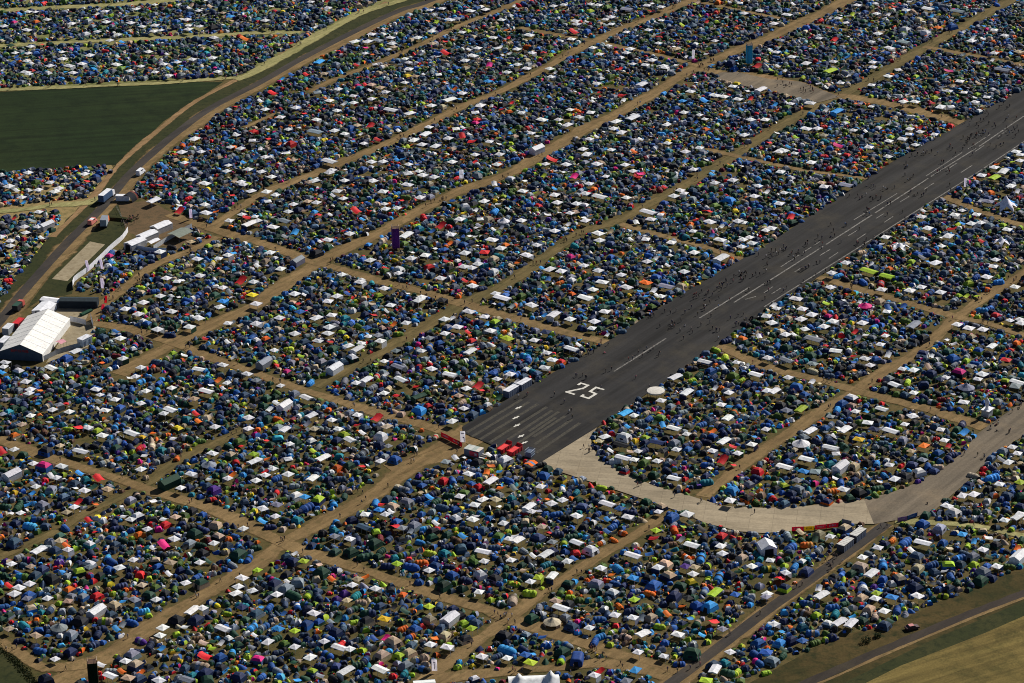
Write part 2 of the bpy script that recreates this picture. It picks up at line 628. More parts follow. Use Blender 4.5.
def t_party(var, res):
    a, b, z, top = 3.2, 1.7, 2.1, 3.0
    rv, rf = quads([[(x, -b - 0.06, z - 0.05), (x, 0, top), (x, b + 0.06, z - 0.05)] for x in (-a - 0.08, -a / 2, 0, a / 2, a + 0.08)], False)
    wv = [(-a, -b, 0), (a, -b, 0), (a, b, 0), (-a, b, 0), (-a, -b, z), (a, -b, z), (a, b, z), (-a, b, z), (-a, 0, top - 0.05), (a, 0, top - 0.05)]
    wf = [(0, 1, 5, 4), (2, 3, 7, 6), (1, 2, 6, 9, 5), (3, 0, 4, 8, 7)]
    out = [("roof", rv, rf, 'main'), ("wall", wv, wf, 'second'),
           ("door", [(-a - 0.015, -0.8, 0.02), (-a - 0.015, 0.8, 0.02), (-a - 0.015, 0.7, 1.95), (-a - 0.015, -0.7, 1.95)], [(0, 3, 2, 1)], 'dark')]
    for q in (-2.1, -0.7, 0.7, 2.1):
        out.append(("window", [(q - 0.42, -b - 0.012, 0.85), (q + 0.42, -b - 0.012, 0.85), (q + 0.42, -b - 0.012, 1.55), (q - 0.42, -b - 0.012, 1.55)], [(0, 1, 2, 3)], 'dark'))
    return out


def t_tarp(var, res):
    n = 5
    rows = []
    for i in range(n + 1):
        u = i / n * 2 - 1
        rows.append([(1.25 * u, 0.95 * (j / 4 * 2 - 1), 1.15 + 0.45 * u * (1 if var else 0.6) + 0.18 * (abs(u) ** 2 - 0.6) + (0.12 if (j == 2) else -0.1 * abs(j - 2))) for j in range(5)])
    vs, fs = quads(rows, False)
    out = [("sheet", vs, fs, 'main')]
    for x, y, z in ((1.2, -0.85, 1.45), (1.2, 0.85, 1.45), (-1.2, 0.85, 0.85), (-1.2, -0.85, 0.85)):
        mb = MB()
        mb.bar((x, y, 0), (x, y, z), 0.03, 4)
        out.append(("pole", mb.v, mb.f, 'metal'))
    return out


def t_cone(var, res):
    n = 10
    R, z, top = 2.9, 1.25, 3.0
    rows = [[(R * r * cos(2 * pi * i / n), R * r * sin(2 * pi * i / n), h) for i in range(n)] for r, h in ((1.02, z - 0.16), (1.03, z), (0.6, z + (top - z) * 0.33), (0.25, z + (top - z) * 0.7), (0.03, top))]
    vs, fs = quads(rows, True)
    wr = [[(R * 1.0 * cos(2 * pi * i / n), R * 1.0 * sin(2 * pi * i / n), h) for i in range(n)] for h in (0, z - 0.05)]
    wv, wf = quads(wr, True)
    pole = MB()
    pole.bar((0, 0, 0), (0, 0, top + 0.3), 0.05, 5)
    return [("roof", vs, fs, 'main'), ("wall", wv, wf[2:], 'second'), ("centre_pole", pole.v, pole.f, 'metal')]


KINDS = {  # key: (object name, spoken name, template, variants, group)
    'dome': ("dome_tent", "dome tent", t_dome, 3), 'popup': ("popup_tent", "pop-up tent", t_popup, 2),
    'tunnel': ("tunnel_tent", "tunnel tent", t_tunnel, 3), 'cabin': ("cabin_tent", "cabin tent", t_cabin, 2),
    'gazebo': ("gazebo", "gazebo", t_gazebo, 3), 'pavilion': ("long_gazebo", "long gazebo", t_pavilion, 2),
    'party': ("party_tent", "party tent", t_party, 1), 'tarp': ("tarpaulin", "tarpaulin", t_tarp, 2),
    'bell': ("bell_tent", "bell tent", t_cone, 1),
}
SMOOTH = {'dome', 'popup', 'tarp'}
TOPZ = {'dome': 0.8, 'popup': 0.7, 'tunnel': 0.9, 'cabin': 1.2, 'gazebo': 2.2, 'pavilion': 2.2, 'party': 2.4, 'tarp': 1.2, 'bell': 2.3}
RAD = {'dome': 1.35, 'popup': 1.15, 'tunnel': 1.65, 'cabin': 1.75, 'gazebo': 1.75, 'pavilion': 2.35, 'party': 2.6, 'tarp': 1.25, 'bell': 2.6}
FIXED = {'dark': (0.02, 0.022, 0.028, 1), 'metal': (0.35, 0.36, 0.38, 1)}

# ------------------------------------------------------------------ ground and paths
from mathutils.geometry import tessellate_polygon


def sheet(name, pts, z, mat, label=None, world_pts=False):
    w = [Vector(p) for p in pts] if world_pts else [Vector(P(*p)) for p in pts]
    for p in w:
        p.z = z
    tris = tessellate_polygon([w])
    me = mesh_from(name, w, tris)
    if len(me.polygons) and me.polygons[0].normal.z < 0:
        me.flip_normals()
    o = link(bpy.data.objects.new(name, me))
    me.materials.append(MATS[mat])
    return tag(o, label, None, None, "structure")


def smooth_line(pts, step=4.0):
    """world polyline through the points, resampled with Catmull-Rom"""
    p = [np.array(q, float) for q in pts]
    p = [2 * p[0] - p[1]] + p + [2 * p[-1] - p[-2]]
    out = []
    for i in range(1, len(p) - 2):
        n = max(1, int(np.linalg.norm(p[i + 1] - p[i]) / step))
        for k in range(n):
            t = k / n
            out.append(0.5 * (2 * p[i] + (p[i + 1] - p[i - 1]) * t + (2 * p[i - 1] - 5 * p[i] + 4 * p[i + 1] - p[i + 2]) * t * t + (3 * p[i] - p[i - 1] - 3 * p[i + 1] + p[i + 2]) * t ** 3))
    out.append(p[-2])
    return np.array(out)


PATHS = []   # (polyline, half width) keeps tents off


def strip(name, pts, width, z, mat, keep=True, wobble=0.12, world_pts=False):
    line = smooth_line(pts if world_pts else [P(*q) for q in pts])
    line[:, 2] = 0
    d = np.gradient(line, axis=0)
    d /= np.linalg.norm(d, axis=1)[:, None]
    nrm = np.stack([-d[:, 1], d[:, 0], np.zeros(len(d))], 1)
    rows, ed = [], []
    for i in range(len(line)):
        px_, py_ = line[i][0], line[i][1]
        big_w = 2.0 * wobble if mat.startswith("path") else 0.0
        wl = width / 2 * (1 + random.uniform(-wobble, wobble) + big_w * sin(px_ * .13 + py_ * .09 + width))
        wr = width / 2 * (1 + random.uniform(-wobble, wobble) + big_w * sin(px_ * .11 - py_ * .12 + 2.1 * width))
        rows.append([line[i] + nrm[i] * s * (wl if s > 0 else wr) + np.array([0, 0, z]) for s in (1, .66, .3, -.3, -.66, -1)])
        ed += [0, .42, .8, .8, .42, 0]
    vs, fs = quads(rows, False)
    me = mesh_from(name, vs, fs)
    if me.polygons[0].normal.z < 0:
        me.flip_normals()
    at = me.attributes.new("edge", 'FLOAT', 'POINT')
    at.data.foreach_set("value", ed)
    o = link(bpy.data.objects.new(name, me))
    me.materials.append(MATS[mat])
    tag(o, kind="structure")
    if keep:
        PATHS.append((line, width / 2))
    return line


big = 9000.0
g = link(bpy.data.objects.new("ground", mesh_from("ground", [(-big, -2500, 0), (big, -2500, 0), (big, big, 0), (-big, big, 0)], [(0, 1, 2, 3)])))
g.data.materials.append(MATS["dry_camp_grass"])
tag(g, kind="structure")

sheet("meadow_ground", [(-160, -70), (-160, 96), (0, 91), (90, 85), (180, 80), (236, 79), (262, 71), (315, 38), (362, 14), (406, -2), (470, -45), (560, -70)], 0.012, "pale_meadow")
sheet("meadow_ground", [(-160, 172), (0, 172), (110, 163), (118, 175), (100, 206), (84, 216), (0, 318), (-160, 480)], 0.012, "straw_meadow")
sheet("crop_field", [(-160, 95), (0, 92), (90, 87), (180, 82), (223, 82), (195, 101), (164, 121), (140, 144), (118, 165), (110, 165), (0, 174), (-160, 186)], 0.02, "crop_field")
# dark rough grass between the road and the fenced yards, and round the concrete pad
sheet("verge_ground", [(25, 310), (60, 262), (108, 206), (120, 205), (127, 230), (112, 250), (90, 270), (74, 282), (72, 294), (40, 300)], 0.014, "verge_grass")
sheet("concrete_pad", [(52, 279), (67.5, 281), (105, 244.5), (90, 241.5)], 0.03, "trodden_yard")
sheet("yard_ground", [(54, 305), (102, 303), (97, 322), (92, 345), (46, 363), (62, 338)], 0.03, "trodden_yard")
sheet("earth_ground", [(118, 203), (150, 201), (176, 215), (200, 228), (215, 238), (190, 250), (160, 246), (126, 231)], 0.022, "bare_earth")
# bottom right: rough meadow, track, dark verge and hay field
sheet("rough_meadow", [(700, 745), (740, 688), (802, 655), (830, 637), (866, 630), (907, 617), (943, 600), (982, 585), (1024, 565), (1200, 490), (1300, 560), (1300, 760), (700, 780)], 0.014, "rough_meadow")
sheet("verge_ground", [(770, 740), (835, 687), (930, 641), (1024, 601), (1200, 520), (1300, 490), (1300, 540), (1024, 617), (985, 634), (900, 668), (850, 692), (800, 740)], 0.022, "verge_grass")
sheet("hay_field", [(800, 740), (850, 691), (900, 666), (985, 633), (1024, 616), (1300, 536), (1400, 800), (800, 830)], 0.03, "hay_field")
# bottom left corner: ditch and dark field
sheet("crop_field", [(-120, 610), (0, 652), (16, 664), (30, 684), (40, 760), (-160, 800)], 0.014, "verge_grass")

# the road on the left
road = [(-140, 500), (-60, 393), (0, 321), (23, 292), (64, 246), (102.5, 207), (127, 177), (153.7, 152), (179, 131), (212.6, 107), (260, 82.5), (301, 59), (357.5, 30), (398.5, 11), (432, 0), (520, -38), (640, -80)]
strip("path", [(p[0] - 11, p[1] - 9) for p in road[4:14]], 3.6, 0.05, "path_sand")
strip("verge_strip", [(p[0] - 7, p[1] - 4.5) for p in road], 9.0, 0.026, "verge_grass", keep=False)
strip("road_shoulder", [(p[0] + 2.5, p[1] + 2) for p in road], 9.5, 0.034, "path_earth")
strip("road", road, 4.2, 0.046, "road_asphalt", keep=False, wobble=0.03)
strip("path", [(p[0] + 5, p[1] + 4.0) for p in road[2:7]], 4.0, 0.04, "path_earth", keep=False)

z = [0.05]


def dirt(pts, width, mat="path_earth"):
    z[0] += 0.004
    strip("path", pts, width * 0.7, z[0], mat)


# streets that run with the runway
dirt([(120, 375), (179, 340.5), (220, 321), (255, 304.5), (316.5, 263.5), (383, 231.5), (444.5, 198), (511, 172.5), (571.5, 136), (643, 100), (694, 69), (770, 37), (846, 1), (930, -40)], 12.0)
dirt([(210, 231), (255, 198), (319, 171.6), (398.5, 138), (455, 110), (515, 84.5), (594.5, 41), (669, 10), (740, -22)], 9.0)
dirt([(310, 92), (332, 81), (409, 50), (460, 25.6), (511, 5), (570, -22)], 6.5)
dirt([(316.5, 387), (398, 343), (460, 306), (515, 279), (579, 234), (620, 220), (707, 172.6), (764, 136), (823, 102.5), (854, 90), (923, 49), (1002, 5), (1080, -35)], 9.5, "path_olive")
dirt([(20, 705), (95, 662), (212.6, 590), (260, 564), (283, 542.6), (352, 508), (434, 450), (470, 428)], 13.0)
dirt([(390, 470), (450, 452), (470, 448)], 16.0)
dirt([(704, 497), (715, 486), (770, 445), (853.6, 391), (930.5, 342.6), (958.7, 316), (1024, 272.5), (1100, 225)], 9.0)
dirt([(420, 684), (434, 672), (490.6, 631), (515, 614), (551, 587), (599.7, 556.7), (640, 532), (663.7, 516)], 9.0)
dirt([(-30, 572), (2.6, 556.7), (64, 528), (84.5, 514), (143, 487), (179, 460), (246, 430)], 7.0, "path_olive")
# cross streets
dirt([(92, 324), (128, 329), (174, 344), (255, 373), (339.5, 401.5), (444.5, 432), (480, 444)], 8.5)
dirt([(170, 214), (194.7, 224), (255, 241.7), (316.5, 262), (388, 282.7), (460, 303), (513.7, 318.6), (600, 341), (640, 350)], 9.5)
dirt([(620, 224), (664, 236.6), (704.7, 247), (750, 262)], 6.0)
dirt([(520, 28), (594.5, 42), (653.5, 54), (699.5, 66)], 6.5)
dirt([(694, 69), (730, 74), (764, 77), (823, 94), (850, 97), (900, 107), (956, 121.7), (985, 130)], 11.0)
dirt([(760, 76), (800, 85), (826, 95)], 12.0, "path_sand")
dirt([(923, 47), (970, 55), (1020, 64), (1090, 78)], 6.5)
dirt([(660, -6), (699.5, 2.5), (770, 16.6), (846, 30)], 5.5)
dirt([(-60, 426), (0, 441), (25.6, 450), (128, 482), (153.7, 491), (223, 514), (285.7, 545), (357.5, 568), (414, 587), (485.5, 610.5), (574, 641), (674, 672), (690, 680)], 9.5)
dirt([(705, 341), (715, 345), (764, 365.6), (851, 388.7), (969, 422), (985, 428)], 9.0)
dirt([(800, 272), (835.7, 282.7), (943, 313.4), (985, 323), (1024, 335), (1090, 352)], 7.5)
dirt([(928, 190), (943, 196), (984, 213), (1024, 226), (1090, 245)], 7.0)
dirt([(700, 148), (764, 162.6), (802, 170), (866, 179), (880, 184)], 5.5)
dirt([(90, 322), (105, 303), (128, 285), (153.7, 266), (194.7, 249), (217.7, 237)], 8.0)
dirt([(895, 521), (928, 523), (974, 526), (1024, 536), (1100, 552)], 6.0, "path_grass")
dirt([(430, 682), (444.5, 678), (515, 671), (560, 668), (600, 664), (640, 668), (676, 680)], 9.0)
dirt([(-40, 628), (0, 642), (22, 655), (45, 668), (85, 664)], 9.0)
dirt([(245, 128), (255, 123), (275, 114)], 5.0)
# pale lanes in the far meadow
dirt([(-150, 52), (0, 46), (128, 39.7), (212.6, 36), (260, 33), (300, 33)], 8.0, "path_grass")
dirt([(-150, 17), (0, 10.5), (130, 4), (200, -2)], 9.0, "path_grass")
dirt([(-150, 97), (0, 90), (128, 85), (236, 78)], 6.0, "path_grass")
dirt([(236, 80), (255, 72), (316, 37), (365, 12), (409, -2), (470, -30)], 10.0, "path_grass")
dirt([(-150, 222), (0, 212), (51, 206), (87, 203), (104, 196)], 8.0, "path_grass")
# the metalled track bottom right of the taxiway
TRK = [(640, 705), (676.5, 679.6), (740.5, 631), (764, 613), (828, 567), (887, 524)]
dirt(TRK, 12.0)
strip("track", TRK, 3.9, 0.21, "road_asphalt", keep=False, wobble=0.04)
strip("track", [(740, 712), (790, 690), (815, 679.6), (928, 631), (1022.7, 594), (1100, 566), (1250, 515)], 3.5, 0.05, "gravel_track", keep=False)

strip("path", [(743, 717), (793, 695), (818, 684), (931, 635), (1025, 597.5), (1100, 570), (1250, 519)], 1.6, 0.054, "path_earth", keep=False)

# runway, taxiway and apron
RUN = [(463, 433), (462.5, 427), (515, 395), (612.5, 339), (671, 300.6), (768.7, 244), (889.5, 164), (1024, 88.4), (1150, 6), (1240, 40), (1024, 146), (981.7, 173), (871.6, 243.5), (764, 312), (722.6, 342.6), (597, 428), (539, 464), (524, 459), (500, 449)]
sheet("runway", RUN, 0.235, "runway_asphalt")
TAXI = [(539, 464), (597, 428), (590.7, 438.6), (592, 447), (600, 459), (617.6, 470.6), (653.4, 486), (689, 496), (722.6, 506.5), (764, 508.5), (802, 507), (835, 503), (864, 500), (874, 524.6), (841, 524), (800, 531), (764, 533.6), (740.5, 532), (704.7, 523.4), (687, 515), (663.7, 506.5), (617.6, 491), (556, 471)]
sheet("taxiway", TAXI, 0.225, "concrete_slabs")
APRON = [(864, 500), (890, 493.5), (917.7, 483), (938, 471), (951, 463), (966, 449), (976.6, 435), (990, 425), (1012.5, 409), (1024, 401.5), (1120, 350), (1150, 375), (1024, 436), (994.5, 455), (966, 483), (935.6, 510), (912, 519), (894.6, 521), (874, 524.6)]
sheet("apron", APRON, 0.23, "apron_asphalt")


def marking(name, a, b, width, mat="worn_white_paint", zz=0.25):
    a, b = P(*a), P(*b)
    d = (b - a)
    d /= np.linalg.norm(d)
    n = np.array([-d[1], d[0], 0]) * width / 2
    o = sheet(name, [a + n, a - n, b - n, b + n], zz, mat, world_pts=True)
    return o


for a, b in [((614, 372), (666, 339)), ((699.5, 318.6), (749, 288)), ((734, 303), (770, 280.5)), ((764, 284.5), (823, 247)), ((826, 245), (872, 215.5)), ((875, 213.5), (928, 179)), ((931, 177), (976, 148.8)), ((979, 147), (1024, 116.5)), ((1027, 114.6), (1100, 68))]:
    marking("runway_marking", a, b, 0.62)
for a, b in [((780.6, 267.5), (799, 255.5)), ((803, 253), (820, 242)), ((853.7, 220.5), (897, 194)), ((926, 176.5), (962, 153)), ((968, 149.5), (990, 135)), ((764, 293.5), (773, 287)), ((771.7, 294.4), (781, 288.5)), ((794.7, 272.5), (801, 268.5)), ((820, 256), (830, 250)), ((829, 259), (838, 253)), ((848, 236.5), (857, 231)), ((857, 240), (866, 234)), ((876, 219), (884, 214)), ((884, 223), (893, 217)), ((900, 202.5), (909, 197)), ((924, 190), (934, 183.5)), ((947, 170), (957, 163.5)), ((961, 173), (972, 166)), ((975, 152), (984, 146)), ((998, 137), (1007, 131)), ((745, 300), (756, 297))]:
    marking("runway_marking", a, b, 0.45)
for a, b in [((764, 307.5), (800, 285)), ((802, 283.6), (872, 239.6)), ((874, 238.3), (982, 170)), ((984, 168.6), (1060, 118))]:
    marking("runway_marking", a, b, 0.55)
for a, b in [((467, 433), (522, 400)), ((472, 437.3), (529, 402.5)), ((480, 440), (538, 404.4)), ((489.5, 443), (547, 407.5)), ((529, 432), (559, 412.3)), ((533, 437.5), (566, 416)), ((534.5, 445), (572, 420)), ((536, 453.5), (580, 423.5)), ((508, 440), (552, 411)), ((518, 444), (556, 418))]:
    marking("runway_marking", a, b, 1.25, "faded_stripe_paint", 0.243)
for x, y in [(518.5, 408.3), (515.9, 418.2), (517, 425.9), (521, 436.7), (524.5, 443.2)]:
    c = P(x, y)
    for ang, ln, zz in ((0.15, 1.5, 0.262), (1.45, 0.7, 0.266)):
        d = (AX * cos(ang) + BX * sin(ang)) * ln
        n = np.array([-d[1], d[0], 0]) / ln * 0.3
        sheet("runway_marking", [c - d + n, c - d - n, c + d - n, c + d + n], zz, "white_digit_paint", world_pts=True)


def digit(strokes, ox, oy, wb=3.1, la=8.8, t=0.98):
    """strokes in a 1 x 1 cell: u across the runway, v along it"""
    o = P(ox, oy)
    k = 0
    for (u0, v0), (u1, v1) in strokes:
        a = o + BX * u0 * wb + AX * v0 * la
        b = o + BX * u1 * wb + AX * v1 * la
        d = (b - a) / np.linalg.norm(b - a)
        n = np.array([-d[1], d[0], 0]) * t / 2
        k += 1
        sheet("runway_marking", [a - d * t * .45 + n, a - d * t * .45 - n, b + d * t * .45 - n, b + d * t * .45 + n], 0.262 + 0.004 * k, "white_digit_paint", world_pts=True)


digit([((0, 0), (1, 0)), ((0, 0.02), (0.95, 0.62)), ((1, 0.62), (1, 1)), ((1, 1), (0, 1)), ((0, 1), (0, 0.84))], 566.6, 392.6)
digit([((0, 0.12), (0, 0)), ((0, 0), (1, 0)), ((1, 0), (1, 0.5)), ((1, 0.5), (0.1, 0.56)), ((0.1, 0.56), (0.05, 1)), ((0.05, 1), (1, 1))], 581.5, 396.8)

PAD = [(719, 73), (735, 72), (770, 79.5), (800, 82), (826, 92), (840, 97), (818, 103), (790, 97), (764, 90), (733, 84), (716, 79)]
sheet("paved_junction", PAD, 0.222, "apron_asphalt")

CAMPS = [
    [(-140, 470), (-60, 405), (-10, 372), (45, 367), (90, 346), (97, 322), (106, 300), (100, 292), (77, 291), (80, 278), (95, 265), (114, 251), (150, 253), (180, 247), (200, 238), (176, 220), (172, 205), (148, 200), (128, 192), (137, 181), (152, 163), (187, 138), (203, 129), (223, 110), (265, 86), (332, 48), (402, 16), (438, -8), (500, -60), (1200, -60), (1240, 480), (1100, 535), (1024, 566), (982, 586), (943, 600), (907, 616), (887, 626), (866, 630), (830, 637), (802, 655), (764, 666), (735, 690), (705, 740), (60, 740), (60, 690), (36, 672), (20, 656), (0, 645), (-140, 600)],
    [(-100, -50), (-100, 92), (0, 88), (90, 83), (180, 79), (236, 76), (258, 69), (312, 34), (360, 10), (383, -2), (430, -50)],
    [(-100, 182), (0, 173), (60, 169), (104, 166), (109, 178), (98, 194), (85, 199), (40, 202), (0, 207), (-100, 216)],
    [(-100, 228), (0, 218), (45, 211), (60, 213), (57, 223), (48, 237), (38, 251), (27, 263), (15, 281), (0, 299), (-100, 400)],
]
HOLES = [RUN, TAXI, APRON, PAD]
